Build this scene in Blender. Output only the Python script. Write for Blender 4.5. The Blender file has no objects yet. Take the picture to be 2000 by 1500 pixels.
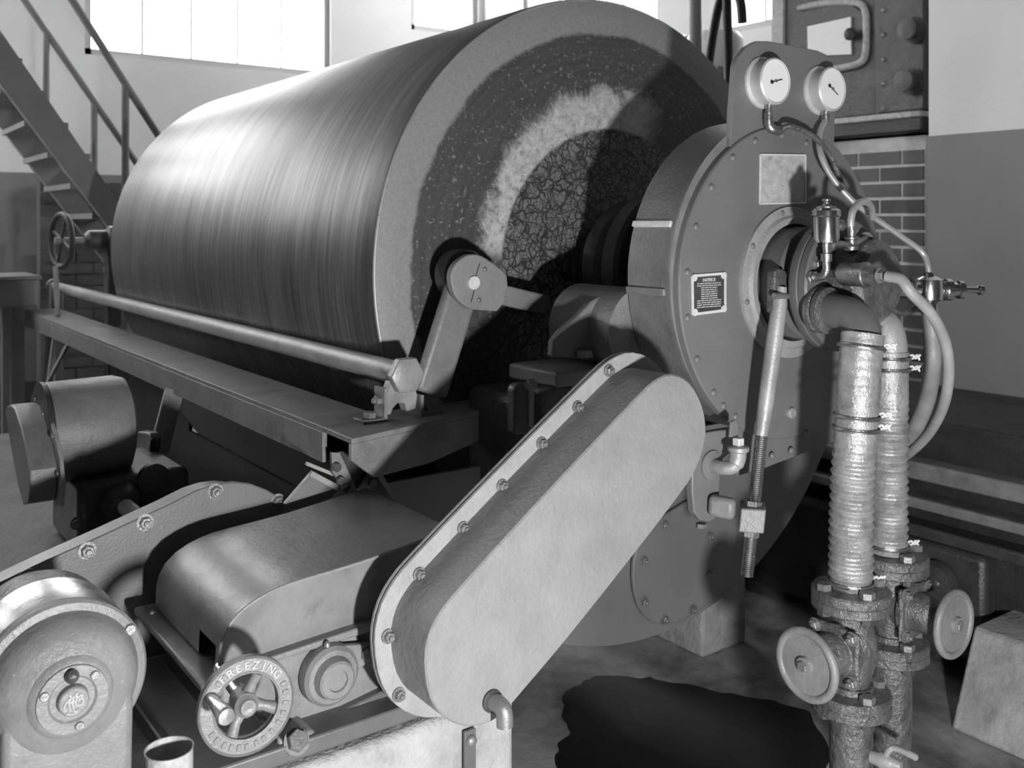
import bpy, bmesh, math, random
from mathutils import Vector, Matrix, Quaternion
random.seed(7)
C = bpy.context.scene.collection
SC = bpy.context.scene
PI = math.pi

# ---------------------------------------------------------------- camera
F, VA, HZ, CX, EYE = 1900.0, -390.0, 435.0, 1000.0, 1.45     # focal length, vanishing point, horizon in a 2000x1500 frame
_n = math.hypot(VA - CX, F)
AX, AY = (VA - CX) / _n, F / _n                               # drum axis (+Y) seen from the camera
cam = bpy.data.cameras.new('camera')
cam.sensor_width = 36.0
cam.lens = F / 2000 * 36
cam.shift_y = -(750 - HZ) / 2000
cam.clip_start = 0.02
cam.dof.use_dof = True
cam.dof.focus_distance = 1.9
cam.dof.aperture_fstop = 6.3
co = bpy.data.objects.new('camera', cam)
co.location = (0, 0, EYE)
co.rotation_euler = (PI / 2, 0, math.atan2(AX, AY))
C.objects.link(co)
SC.camera = co

# ---------------------------------------------------------------- light
world = bpy.data.worlds.new('overcast_sky')
SC.world = world
world.use_nodes = True
world.node_tree.nodes['Background'].inputs[0].default_value = (1, 1, 1, 1)
world.node_tree.nodes['Background'].inputs[1].default_value = 8.0
SC.view_settings.view_transform = 'Standard'
SC.view_settings.look = 'None'
SC.view_settings.exposure = 0.7
SC.view_settings.gamma = 1.0
SC.view_settings.use_curve_mapping = False
fl = bpy.data.lights.new('photo_flood_lamp', 'POINT')         # the photographer's lamp, right of and below the camera
fl.energy = 124
fl.shadow_soft_size = 0.05
fo = bpy.data.objects.new('photo_flood_lamp', fl)
fo.location = (0.50, -0.20, 0.86)
C.objects.link(fo)

# ---------------------------------------------------------------- helpers
def ray(px, py):
    u, v = (px - CX) / F, (HZ - py) / F
    return (AY * u - AX, AX * u + AY, v)
def yp(px, py, Y):
    r = ray(px, py); t = Y / r[1]
    return Vector((r[0] * t, Y, EYE + r[2] * t))
def xp(px, py, X):
    r = ray(px, py); t = X / r[0]
    return Vector((X, r[1] * t, EYE + r[2] * t))
def zp(px, py, Z):
    r = ray(px, py); t = (Z - EYE) / r[2]
    return Vector((r[0] * t, r[1] * t, Z))

def V(*a): return Vector(a)
def frame(axis):
    a = Vector(axis).normalized()
    s = Vector((0, 0, 1)) if abs(a.z) < 0.9 else Vector((1, 0, 0))
    u = s.cross(a).normalized()
    return u, a.cross(u).normalized(), a
def spline(pts, n=8):
    pts = [Vector(p) for p in pts]; P = [2 * pts[0] - pts[1]] + pts + [2 * pts[-1] - pts[-2]]
    out = []
    for i in range(1, len(P) - 2):
        a, b, c, d = P[i - 1:i + 3]
        for k in range(n):
            t = k / n
            out.append(0.5 * ((2 * b) + (c - a) * t + (2 * a - 5 * b + 4 * c - d) * t * t + (3 * b - a - 3 * c + d) * t ** 3))
    out.append(pts[-1])
    return out

class MB:
    def __init__(s): s.v = []; s.f = []
    def add(s, vs, fs):
        o = len(s.v); s.v += [Vector(p) for p in vs]; s.f += [tuple(i + o for i in f) for f in fs]; return s
    def box(s, lo, hi):
        (a, b, c), (d, e, f) = lo, hi
        return s.add([(a, b, c), (d, b, c), (d, e, c), (a, e, c), (a, b, f), (d, b, f), (d, e, f), (a, e, f)],
                     [(0, 3, 2, 1), (4, 5, 6, 7), (0, 1, 5, 4), (1, 2, 6, 5), (2, 3, 7, 6), (3, 0, 4, 7)])
    def bar(s, p, q, w, h, up=(0, 0, 1)):
        p, q = Vector(p), Vector(q); d = (q - p).normalized(); u = Vector(up)
        x = d.cross(u).normalized(); z = x.cross(d).normalized()
        vs = [c + x * (sx * w / 2) + z * (sz * h / 2) for c in (p, q) for sx, sz in ((-1, -1), (1, -1), (1, 1), (-1, 1))]
        return s.add(vs, [(0, 1, 2, 3), (7, 6, 5, 4), (0, 4, 5, 1), (1, 5, 6, 2), (2, 6, 7, 3), (3, 7, 4, 0)])
    def prism(s, poly, vec):
        poly = [Vector(p) for p in poly]; n = len(poly); vec = Vector(vec)
        return s.add(poly + [p + vec for p in poly],
                     [tuple(range(n)), tuple(range(2 * n - 1, n - 1, -1))] + [(i, i + n, (i + 1) % n + n, (i + 1) % n) for i in range(n)])
    def lathe(s, prof, origin, axis, n=48, a0=0, a1=2 * PI, close=True):
        u, w, a = frame(axis); o = Vector(origin); full = abs(a1 - a0 - 2 * PI) < 1e-6
        m = n if full else n + 1
        vs = []
        for r, h in prof:
            for k in range(m):
                t = a0 + (a1 - a0) * k / n
                vs.append(o + a * h + (u * math.cos(t) + w * math.sin(t)) * r)
        fs = []
        for i in range(len(prof) - 1):
            for k in range(n):
                k2 = (k + 1) % m
                fs.append((i * m + k, i * m + k2, (i + 1) * m + k2, (i + 1) * m + k))
        if close and full:
            if prof[0][0] > 1e-5: fs.append(tuple(range(m))[::-1])
            if prof[-1][0] > 1e-5: fs.append(tuple((len(prof) - 1) * m + k for k in range(m)))
        return s.add(vs, fs)
    def cyl(s, p, q, r, n=24):
        p, q = Vector(p), Vector(q); L = (q - p).length
        return s.lathe([(r, 0), (r, L)], p, q - p, n)
    def tube(s, pts, r, n=12, closed=False):
        pts = [Vector(p) for p in pts]; N = len(pts); rr = r if isinstance(r, (list, tuple)) else [r] * N
        T = []
        for i in range(N):
            a = pts[(i - 1) % N] if (closed or i > 0) else pts[i]; b = pts[(i + 1) % N] if (closed or i < N - 1) else pts[i]
            T.append((b - a).normalized())
        u, w, _ = frame(T[0]); vs = []
        for i in range(N):
            if i:
                q = T[i - 1].rotation_difference(T[i]); u = q @ u; u = (u - T[i] * u.dot(T[i])).normalized()
            w = T[i].cross(u)
            for k in range(n):
                t = 2 * PI * k / n; vs.append(pts[i] + (u * math.cos(t) + w * math.sin(t)) * rr[i])
        fs = []
        for i in range(N if closed else N - 1):
            j = (i + 1) % N
            for k in range(n):
                k2 = (k + 1) % n; fs.append((i * n + k, i * n + k2, j * n + k2, j * n + k))
        if not closed: fs += [tuple(range(n))[::-1], tuple((N - 1) * n + k for k in range(n))]
        return s.add(vs, fs)
    def ring(s, c, axis, r, tr, n=48, m=10):
        u, w, a = frame(axis); c = Vector(c)
        return s.tube([c + (u * math.cos(2 * PI * k / n) + w * math.sin(2 * PI * k / n)) * r for k in range(n)], tr, m, True)

ORG = {}
def mesh(name, mb, m, ang=35, normals=True):
    me = bpy.data.meshes.new(name)
    me.from_pydata([tuple(p) for p in mb.v], [], mb.f)
    if normals:
        b = bmesh.new(); b.from_mesh(me); bmesh.ops.recalc_face_normals(b, faces=b.faces); b.to_mesh(me); b.free()
    for p in me.polygons: p.use_smooth = True
    me.set_sharp_from_angle(angle=math.radians(ang))
    if m: me.materials.append(m)
    return me
def empty(name, loc):
    o = bpy.data.objects.new(name, None); C.objects.link(o); o.location = loc; o.empty_display_size = 0.1
    ORG[o.name] = Vector(loc); return o
def obj(name, mb, m, parent=None, bevel=0, ang=35, seg=2, normals=True, label=None):
    if parent is not None: org = ORG[parent.name]
    else:
        xs = [p.x for p in mb.v]; ys = [p.y for p in mb.v]; zs = [p.z for p in mb.v]
        org = Vector(((min(xs) + max(xs)) / 2, (min(ys) + max(ys)) / 2, min(zs)))
    mb.v = [p - org for p in mb.v]
    o = bpy.data.objects.new(name, mesh(name, mb, m, ang, normals)); C.objects.link(o)
    if parent is not None: o.parent = parent
    else: o.location = org
    ORG[o.name] = org
    if bevel:
        md = o.modifiers.new('bevel', 'BEVEL'); md.width = bevel; md.segments = seg; md.limit_method = 'ANGLE'; md.angle_limit = math.radians(40); md.harden_normals = False
    if label: o['label'] = label
    return o
def tag(o, label, cat, group=None, kind=None):
    o['label'] = label; o['category'] = cat
    if group: o['group'] = group
    if kind: o['kind'] = kind
    return o
def thing(name, loc, label, cat, group=None): return tag(empty(name, loc), label, cat, group)
def struct(name, mb, m, bevel=0, label=None):
    o = obj(name, mb, m, None, bevel); o['kind'] = 'structure'
    if label: o['label'] = label
    return o
def place(name, me, parent, pos, axis=(0, 0, 1), scale=1, spin=0):
    o = bpy.data.objects.new(name, me); C.objects.link(o)
    u, w, a = frame(axis)
    R = Matrix((u, w, a)).transposed().to_4x4() @ Matrix.Rotation(spin, 4, 'Z')
    sc = Matrix.Diagonal((scale, scale, scale, 1)) if not isinstance(scale, tuple) else Matrix.Diagonal((*scale, 1))
    o.parent = parent
    o.matrix_basis = Matrix.Translation(Vector(pos) - ORG[parent.name]) @ R @ sc
    ORG[o.name] = ORG[parent.name]
    return o
def offset_poly(pts, d):
    """grow a closed XZ outline (constant Y) outward by d"""
    n = len(pts); A = sum(pts[i].x * pts[(i + 1) % n].z - pts[(i + 1) % n].x * pts[i].z for i in range(n)); sg = 1 if A > 0 else -1
    out = []
    for i in range(n):
        a, b, c = pts[i - 1], pts[i], pts[(i + 1) % n]
        e1 = Vector((b.x - a.x, b.z - a.z)).normalized(); e2 = Vector((c.x - b.x, c.z - b.z)).normalized()
        n1 = Vector((e1.y, -e1.x)) * sg; n2 = Vector((e2.y, -e2.x)) * sg
        m = (n1 + n2).normalized(); k = d / max(0.4, m.dot(n1))
        out.append(Vector((b.x + m.x * k, b.y, b.z + m.y * k)))
    return out
def smooth_poly(pts, it=1):
    for _ in range(it):
        o = []
        for i in range(len(pts)):
            a, b = pts[i], pts[(i + 1) % len(pts)]
            o += [a * 0.75 + b * 0.25, a * 0.25 + b * 0.75]
        pts = o
    return pts

# ---------------------------------------------------------------- materials
def grey(v): return (v, v, v, 1)
class NT:
    def __init__(s, name):
        s.m = bpy.data.materials.new(name); s.m.use_nodes = True; s.t = s.m.node_tree; s.b = s.t.nodes['Principled BSDF']
    def n(s, kind, **kw):
        x = s.t.nodes.new(kind)
        for k, v in kw.items(): setattr(x, k, v)
        return x
    def l(s, a, b): s.t.links.new(a, b)
    def pos(s): return s.n('ShaderNodeNewGeometry').outputs['Position']
    def obj(s): return s.n('ShaderNodeTexCoord').outputs['Object']
    def math(s, op, a, b=None, c=None, clamp=False):
        x = s.n('ShaderNodeMath', operation=op); x.use_clamp = clamp
        for i, q in enumerate((a, b, c)):
            if q is None: continue
            if isinstance(q, (int, float)): x.inputs[i].default_value = q
            else: s.l(q, x.inputs[i])
        return x.outputs[0]
    def noise(s, vec, scale, detail=4, rough=0.6, dist=0):
        x = s.n('ShaderNodeTexNoise'); x.inputs['Scale'].default_value = scale; x.inputs['Detail'].default_value = detail
        x.inputs['Roughness'].default_value = rough; x.inputs['Distortion'].default_value = dist
        if vec is not None: s.l(vec, x.inputs['Vector'])
        return x.outputs['Fac']
    def ss(s, x, a, b):
        m = s.n('ShaderNodeMapRange', interpolation_type='SMOOTHSTEP')
        s.l(x, m.inputs['Value']); m.inputs['From Min'].default_value = a; m.inputs['From Max'].default_value = b
        return m.outputs['Result']
    def mix(s, f, a, b):
        m = s.n('ShaderNodeMix', data_type='FLOAT')
        for i, q in ((0, f), (2, a), (3, b)):
            if isinstance(q, (int, float)): m.inputs[i].default_value = q
            else: s.l(q, m.inputs[i])
        return m.outputs[0]
    def color(s, val):
        c = s.n('ShaderNodeCombineColor')
        for i in range(3): s.l(val, c.inputs[i])
        s.l(c.outputs[0], s.b.inputs['Base Color'])
    def bump(s, h, k, dist=0.01):
        x = s.n('ShaderNodeBump'); x.inputs['Strength'].default_value = k; x.inputs['Distance'].default_value = dist
        s.l(h, x.inputs['Height']); s.l(x.outputs['Normal'], s.b.inputs['Normal'])

def mat(name, v, rough=0.5, metal=0.0, var=0.2, scale=9, bump=0.15, bscale=120, spec=0.5, fleck=0.0, dirt=0.0, rvar=0.15):
    k = NT(name); p = k.pos()
    n1 = k.noise(p, scale, 5)
    val = k.mix(n1, v * (1 - var * 1.6), v * (1 + var * 1.6))
    if dirt:
        d = k.ss(k.noise(p, scale * 0.6, 6, 0.7, 0.6), 0.5, 0.72)
        val = k.mix(k.math('MULTIPLY', d, dirt), val, v * 0.25)
    if fleck:
        f = k.ss(k.noise(p, 190, 2), 0.68, 0.74)
        val = k.mix(k.math('MULTIPLY', f, fleck), val, min(0.8, v * 4 + 0.1))
    k.color(val)
    k.l(k.mix(n1, max(0.03, rough - rvar), min(1, rough + rvar)), k.b.inputs['Roughness'])
    k.b.inputs['Metallic'].default_value = metal
    k.b.inputs['Specular IOR Level'].default_value = spec
    if bump: k.bump(k.noise(p, bscale, 4, 0.65), bump, 0.008)
    return k.m

M = {}
M['enamel'] = mat('grey_machine_enamel', 0.165, 0.40, 0, 0.16, 6, 0.14, 160, 0.5, fleck=0.06, dirt=0.12)
M['enamel_dark'] = mat('dark_machine_enamel', 0.115, 0.38, 0, 0.22, 7, 0.12, 150, 0.5)
M['cast'] = mat('painted_cast_iron', 0.20, 0.42, 0, 0.24, 14, 0.25, 90, 0.5, fleck=0.2, dirt=0.2)
M['cast_dark'] = mat('oily_cast_iron', 0.06, 0.34, 0, 0.35, 14, 0.4, 80, 0.55)
M['cover'] = mat('hammered_guard_paint', 0.235, 0.5, 0, 0.16, 11, 0.32, 70, 0.5, fleck=0.1)
M['cover_side'] = M['cover']
M['sheet'] = mat('sheet_steel_paint', 0.19, 0.36, 0, 0.3, 11, 0.12, 60, 0.5, dirt=0.6)
M['flange'] = mat('pale_flange_paint', 0.31, 0.5, 0, 0.2, 16, 0.35, 90, fleck=0.15)
M['bolt'] = mat('worn_bolt_steel', 0.24, 0.4, 0.5, 0.25, 40, 0.2, 150)
M['black_bolt'] = mat('dark_bolt_steel', 0.09, 0.4, 0.4, 0.25, 40, 0.2, 150)
M['steel'] = mat('bright_steel', 0.55, 0.28, 1.0, 0.2, 20, 0.08, 200)
M['worn'] = mat('worn_grey_pipe', 0.34, 0.45, 0.2, 0.3, 10, 0.2, 90, dirt=0.35)
M['satin'] = mat('satin_gauge_metal', 0.62, 0.42, 0.35, 0.15, 20, 0.05, 200)
M['band'] = mat('polished_motor_band', 0.50, 0.30, 0.75, 0.3, 16, 0.1, 120)
M['nickel'] = mat('nickel_plate', 0.62, 0.18, 1.0, 0.12, 20, 0.03, 200)
M['brass'] = mat('tarnished_brass', 0.34, 0.32, 0.9, 0.35, 30, 0.25, 120)
M['tube'] = mat('copper_tube', 0.50, 0.42, 0.5, 0.2, 20, 0.05, 200)
M['rubber'] = mat('grey_rubber_hose', 0.27, 0.45, 0, 0.25, 20, 0.1, 200)
M['hose'] = mat('armoured_hose', 0.36, 0.42, 0.45, 0.4, 26, 0.35, 120, dirt=0.45)
M['greasy'] = mat('greasy_iron', 0.12, 0.26, 0.25, 0.6, 34, 0.7, 90, 0.6, fleck=0.35)
M['beam'] = mat('worn_beam_paint', 0.21, 0.42, 0, 0.45, 12, 0.3, 120, fleck=0.4, dirt=0.5)
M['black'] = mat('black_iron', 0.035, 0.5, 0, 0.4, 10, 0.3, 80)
M['tray'] = mat('tray_paint', 0.17, 0.5, 0, 0.2, 4, 0.1, 60)
M['concrete'] = mat('pale_concrete', 0.40, 0.85, 0, 0.4, 9, 0.9, 40, 0.3, dirt=0.45)
M['plaster'] = mat('white_plaster', 0.78, 0.9, 0, 0.05, 3, 0.15, 60, 0.2)
M['dado'] = mat('grey_dado_paint', 0.25, 0.6, 0, 0.1, 3, 0.1, 60, 0.3)
M['brick'] = mat('glazed_brick', 0.10, 0.5, 0, 0.3, 5, 0.2, 60, 0.4)
M['brick_b'] = mat('dark_brick', 0.075, 0.55, 0, 0.3, 5, 0.2, 60, 0.4)
M['mortar'] = mat('pale_mortar', 0.60, 0.9, 0, 0.2, 20, 0.4, 80, 0.2)
M['mortar_dim'] = mat('sooty_mortar', 0.20, 0.9, 0, 0.2, 20, 0.4, 80, 0.2)  # darker mortar for the back pier
M['skirting'] = mat('dark_skirting', 0.09, 0.6, 0, 0.2, 5, 0.1, 60, 0.3)
M['ground'] = mat('oil_stained_foundation', 0.15, 0.6, 0, 0.5, 4, 0.4, 40, 0.4, dirt=0.5)
M['wood'] = mat('stair_paint', 0.24, 0.6, 0, 0.15, 5, 0.1, 60, 0.3)  # lightened to carry the window haze over the stairs
M['white'] = mat('white_enamel', 0.75, 0.4, 0, 0.05, 10, 0.05, 60)
M['dial'] = mat('white_dial_card', 0.85, 0.5, 0, 0.0, 10, 0, 60)
M['ink'] = mat('black_ink', 0.01, 0.6, 0, 0.0, 10, 0, 60)
M['furnace'] = mat('sooty_casing', 0.075, 0.5, 0, 0.75, 5, 0.6, 30, 0.5, fleck=0.3)
M['plate_pale'] = mat('worn_pale_plate', 0.46, 0.5, 0.0, 0.35, 50, 0.3, 150, dirt=0.5)
M['plate_rim'] = mat('bright_plate_rim', 0.68, 0.45, 0.1, 0.15, 60, 0.1, 150)
M['oil'] = mat('spilt_oil', 0.008, 0.4, 0, 0.3, 6, 0.05, 30, 0.1)
M['soot'] = mat('smoke_darkened_boards', 0.10, 0.9, 0, 0.2, 3, 0.1, 40, 0.2)  # ceiling and unseen walls kept dark so they bounce little light
M['frame'] = mat('pale_window_frame', 0.5, 0.6, 0, 0.05, 5, 0.05, 60)

def m_glass():
    k = NT('window_glass'); t = k.t
    tr = k.n('ShaderNodeBsdfTransparent'); gl = k.n('ShaderNodeBsdfGlossy'); mx = k.n('ShaderNodeMixShader')
    gl.inputs['Roughness'].default_value = 0.05; mx.inputs[0].default_value = 0.06
    tr.inputs[0].default_value = (0.93, 0.93, 0.93, 1)
    k.l(tr.outputs[0], mx.inputs[1]); k.l(gl.outputs[0], mx.inputs[2]); k.l(mx.outputs[0], t.nodes['Material Output'].inputs[0])
    return k.m
M['glass'] = m_glass()

DX, DZ, DR = 1.886, 1.325, 0.766        # drum axis and radius
def polar(k):
    s = k.n('ShaderNodeSeparateXYZ'); k.l(k.pos(), s.inputs[0])
    dx = k.math('SUBTRACT', s.outputs[0], DX); dz = k.math('SUBTRACT', s.outputs[2], DZ)
    r = k.math('SQRT', k.math('ADD', k.math('MULTIPLY', dx, dx), k.math('MULTIPLY', dz, dz)))
    return r, k.math('ARCTAN2', dz, dx), s.outputs[1]
def comb(k, a, b, c):
    x = k.n('ShaderNodeCombineXYZ')
    for i, q in enumerate((a, b, c)):
        if isinstance(q, (int, float)): x.inputs[i].default_value = q
        else: k.l(q, x.inputs[i])
    return x.outputs[0]
def m_drum():
    k = NT('streaked_drum_steel'); r, a, y = polar(k)
    s_ = k.n('ShaderNodeSeparateXYZ'); k.l(k.pos(), s_.inputs[0])
    a = k.math('ARCTAN2', k.math('SUBTRACT', s_.outputs[2], DZ), k.math('SUBTRACT', DX, s_.outputs[0]))   # seam on the hidden far side
    st = k.noise(comb(k, k.math('MULTIPLY', y, 60), k.math('MULTIPLY', a, 2.2), 0), 1.0, 5, 0.65)
    st2 = k.noise(comb(k, k.math('MULTIPLY', y, 9), k.math('MULTIPLY', a, 1.1), 3), 1.0, 3, 0.5)
    f = k.math('ADD', k.math('MULTIPLY', st, 0.65), k.math('MULTIPLY', st2, 0.35))
    val = k.mix(k.ss(f, 0.32, 0.7), 0.10, 0.26)
    edge = k.ss(y, 2.20, 2.13)                                   # darker band at the near edge of the shell
    val = k.mix(k.math('MULTIPLY', edge, 0.45), val, 0.05)
    k.color(val)
    k.l(k.mix(f, 0.30, 0.46), k.b.inputs['Roughness'])
    k.b.inputs['Metallic'].default_value = 0.6
    k.bump(f, 0.08, 0.01)
    return k.m
def m_head():
    k = NT('caked_drum_end'); r, a, y = polar(k); p = k.pos()
    nb = k.noise(p, 14, 5, 0.7)
    rr = k.math('ADD', r, k.math('MULTIPLY', k.math('SUBTRACT', nb, 0.5), 0.035))
    n2 = k.noise(p, 40, 4, 0.7)
    rim = k.mix(k.noise(p, 110, 4, 0.7), 0.17, 0.36)
    fl = k.ss(k.noise(p, 85, 4, 0.65), 0.57, 0.68)
    streak = k.noise(comb(k, k.math('MULTIPLY', r, 70), k.math('MULTIPLY', a, 3), 0), 1, 4, 0.6)
    dark = k.mix(streak, 0.03, 0.10)
    dark = k.mix(k.math('MULTIPLY', fl, 0.7), dark, 0.30)
    val = k.mix(k.ss(rr, 0.658, 0.672), dark, rim)
    # chalky crust just outside the cracked centre, only over the upper left arc
    n7 = k.noise(p, 7, 9, 0.78, 0.6); n3 = k.noise(comb(k, k.math('MULTIPLY', r, 5), k.math('MULTIPLY', a, 5), 0), 1.3, 8, 0.8, 0.8)
    nz = k.math('ADD', k.math('MULTIPLY', n7, 0.6), k.math('MULTIPLY', n3, 0.4))
    edge = k.math('ADD', k.math('SUBTRACT', 0.35, k.math('MULTIPLY', k.math('SUBTRACT', a, 1.6), 0.025)), k.math('MULTIPLY', nz, 0.30))
    inside = k.math('SUBTRACT', edge, r)
    crust = k.math('MULTIPLY', k.ss(inside, -0.025, 0.03), k.mix(k.ss(k.noise(p, 45, 6, 0.8), 0.30, 0.55), 0.35, 1.0))
    arc = k.math('MULTIPLY', k.ss(a, 1.10, 1.35), k.math('SUBTRACT', 1, k.ss(a, 2.98, 3.1)))
    crust = k.math('MULTIPLY', crust, arc)
    cr = k.mix(k.noise(p, 60, 5, 0.75), 0.22, 0.85)
    val = k.mix(crust, val, cr)
    # crazed centre
    warp = k.n('ShaderNodeVectorMath', operation='ADD'); k.l(p, warp.inputs[0])
    nv = k.n('ShaderNodeTexNoise'); nv.inputs['Scale'].default_value = 18; k.l(p, nv.inputs['Vector'])
    sc = k.n('ShaderNodeVectorMath', operation='SCALE'); k.l(nv.outputs['Color'], sc.inputs[0]); sc.inputs['Scale'].default_value = 0.05
    k.l(sc.outputs[0], warp.inputs[1])
    lines = None
    for s_, w_ in ((30, 0.075), (17, 0.045), (60, 0.10)):
        v = k.n('ShaderNodeTexVoronoi', feature='DISTANCE_TO_EDGE'); v.inputs['Scale'].default_value = s_; k.l(warp.outputs[0], v.inputs['Vector'])
        q = k.ss(v.outputs['Distance'], w_ * 0.35, w_)
        lines = q if lines is None else k.math('MULTIPLY', lines, k.mix(0.75 if s_ > 40 else 1.0, 1.0, q))
    craze = k.mix(lines, 0.03, k.mix(k.noise(p, 16, 5, 0.7), 0.05, 0.30))
    val = k.mix(k.ss(r, 0.400, 0.388), val, craze)
    k.color(val)
    k.l(k.mix(n2, 0.4, 0.75), k.b.inputs['Roughness'])
    hgt = k.math('ADD', k.math('MULTIPLY', crust, 1.0), k.math('MULTIPLY', n2, 0.5))
    k.bump(hgt, 0.35, 0.012)
    return k.m
M['drum'] = m_drum(); M['head'] = m_head()
def m_floor():
    k = NT('stained_concrete_floor'); p = k.pos()
    n1 = k.noise(p, 2.2, 6, 0.65, 0.4); n2 = k.noise(p, 30, 4)
    val = k.mix(k.ss(n1, 0.33, 0.62), 0.10, 0.40)
    val = k.math('MULTIPLY', val, k.mix(n2, 0.7, 1.3))
    k.color(val); k.l(k.mix(n1, 0.35, 0.8), k.b.inputs['Roughness']); k.bump(n2, 0.2, 0.01)
    return k.m
M['floor'] = m_floor()

# shared fastener meshes (unit across-corner radius, axis +Z)
_b = MB(); _b.lathe([(1.35, 0), (1.35, 0.15)], (0, 0, 0), (0, 0, 1), 16); _b.lathe([(1, 0.15), (1, 0.95), (0.86, 1.05)], (0, 0, 0), (0, 0, 1), 6)
_b.lathe([(0.5, 1.0), (0.5, 1.5), (0.42, 1.58)], (0, 0, 0), (0, 0, 1), 10)
ME_NUT = mesh('hex_nut', _b, M['bolt'], 30)
_b = MB(); _b.lathe([(1, 0), (1, 0.75), (0.9, 0.85)], (0, 0, 0), (0, 0, 1), 6)
ME_HEX = mesh('hex_head', _b, M['bolt'], 30)
ME_HEXD = ME_HEX.copy(); ME_HEXD.materials[0] = M['black_bolt']
_b = MB(); _b.lathe([(1, 0), (0.95, 0.35), (0.7, 0.62), (0.3, 0.75), (0, 0.78)], (0, 0, 0), (0, 0, 1), 12)
ME_RIV = mesh('round_head', _b, M['bolt'], 60)
ME_RIVE = ME_RIV.copy(); ME_RIVE.materials[0] = M['enamel']
_b = MB(); _b.lathe([(1, 0), (1, 0.45), (0.85, 0.6)], (0, 0, 0), (0, 0, 1), 14); _b.box((-0.9, -0.1, 0.45), (0.9, 0.1, 0.64))
ME_SCR = mesh('slotted_screw', _b, M['bolt'], 30)
NY = (0, -1, 0)

# ================================================================ the room
BW, RW, CEIL = 7.5, 5.16, 4.9           # back wall (Y), right wall (X), ceiling height
LW = -2.4                               # left wall (X), outside the frame
struct('floor', MB().box((LW, -4, -0.1), (RW + 0.3, BW + 0.3, 0)), M['floor'])
struct('ceiling', MB().box((LW, -4, CEIL), (RW + 0.3, BW + 0.3, CEIL + 0.15)), M['soot'])
struct('wall_front', MB().box((LW, -4.2, 0), (RW + 0.3, -4, CEIL)), M['soot'])
def wall_holes(name, axis, at, lo, hi, holes, m, thick=0.25):
    """a wall with rectangular openings; axis 'Y' spans X, axis 'X' spans Y"""
    mb = MB(); cuts = sorted(set([lo, hi] + [h[0] for h in holes] + [h[1] for h in holes]))
    for a, b in zip(cuts, cuts[1:]):
        zs = [(0, CEIL)]
        for h in holes:
            if h[0] <= a and b <= h[1]: zs = [(0, h[2]), (h[3], CEIL)]
        for z0, z1 in zs:
            if z1 - z0 < 1e-3: continue
            if axis == 'Y': mb.box((a, at, z0), (b, at + thick, z1))
            else: mb.box((at, a, z0), (at + thick, b, z1))
    return struct(name, mb, m)
W1 = (1.66, 3.60, 2.67, 4.7); W2 = (4.38, 5.10, 3.17, 4.7); W0 = (5.4, 7.2, 2.5, 4.7); W6 = (-1.4, 0.9, 2.67, 4.7)
W3 = (5.2, 6.9, 2.92, 4.6); W4 = (3.85, 4.65, 2.75, 4.6)
wall_holes('wall_back', 'Y', BW, LW - 0.25, RW + 0.25, [W6, W1, W2], M['plaster'])
wall_holes('wall_left', 'X', LW - 0.25, -4, BW, [W0], M['soot'])
wall_holes('wall_right', 'X', RW, -4, BW, [W3, W4], M['plaster'])
def window(name, axis, at, h, cols, rows, label, tilt=0):
    a, b, z0, z1 = h
    def P(s, z, d): return (s, at + d, z) if axis == 'Y' else (at + d, s, z)
    w = 0.05
    fr = MB()
    for s0, s1, q0, q1 in ((a, a + w, z0, z1), (b - w, b, z0, z1), (a, b, z0, z0 + w), (a, b, z1 - w, z1)):
        lo, hi = P(s0, q0, 0.03), P(s1, q1, 0.10); fr.box([min(x, y) for x, y in zip(lo, hi)], [max(x, y) for x, y in zip(lo, hi)])
    root = struct(name, fr, M['frame'], 0, label)
    dw, dh = (b - a - 2 * w) / cols, (z1 - z0 - 2 * w) / rows
    for i in range(1, cols):
        s = a + w + dw * i; lo, hi = P(s - 0.008, z0 + w, 0.05), P(s + 0.008, z1 - w, 0.08); obj('glazing_bar', MB().box(lo, hi), M['frame'], root)
    for j in range(1, rows):
        z = z0 + w + dh * j; lo, hi = P(a + w, z - 0.008, 0.052), P(b - w, z + 0.008, 0.078); obj('glazing_bar', MB().box(lo, hi), M['frame'], root)
    for i in range(cols):
        for j in range(rows):
            lo, hi = P(a + w + dw * i + 0.009, z0 + w + dh * j + 0.009, 0.06), P(a + w + dw * (i + 1) - 0.009, z0 + w + dh * (j + 1) - 0.009, 0.066)
            obj('pane', MB().box(lo, hi), M['glass'], root)
    return root
window('window_1', 'Y', BW, W1, 5, 2, 'wide bright steel window above the stairs')
window('window_2', 'Y', BW, W2, 2, 2, 'narrow bright window in the back corner above the drum')
window('window_3', 'X', RW, W3, 4, 2, 'bright window high in the side wall above the drum end')
window('window_4', 'X', RW, W4, 2, 2, 'bright window in the side wall beside the bent pipe')
window('window_5', 'X', LW - 0.2, W0, 5, 3, 'large window in the left wall, outside the frame')
window('window_6', 'Y', BW, W6, 5, 2, 'wide window left of the stairs, outside the frame')
DADO = 1.80
d1 = struct('trim_1', MB().box((LW, BW - 0.015, 0), (RW, BW, DADO)), M['dado'], 0, 'dark painted dado on the back wall')
d2 = struct('trim_2', MB().box((RW - 0.015, 2.3, 0), (RW, BW - 0.015, DADO)), M['dado'], 0, 'dark painted dado on the side wall')
struct('baseboard_back', MB().box((LW, BW - 0.04, 0), (RW, BW - 0.015, 0.34)), M['skirting'])
# pier of wall at the right edge, white above, grey dado below
struct('wall_pier', MB().box((3.70, 0.7, 0), (4.3, 2.19, CEIL)), M['plaster'])
struct('trim_3', MB().box((3.69, 0.7, 0), (3.70, 2.19, DADO)), M['dado'], 0, 'smooth grey dado on the wall pier')

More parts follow.
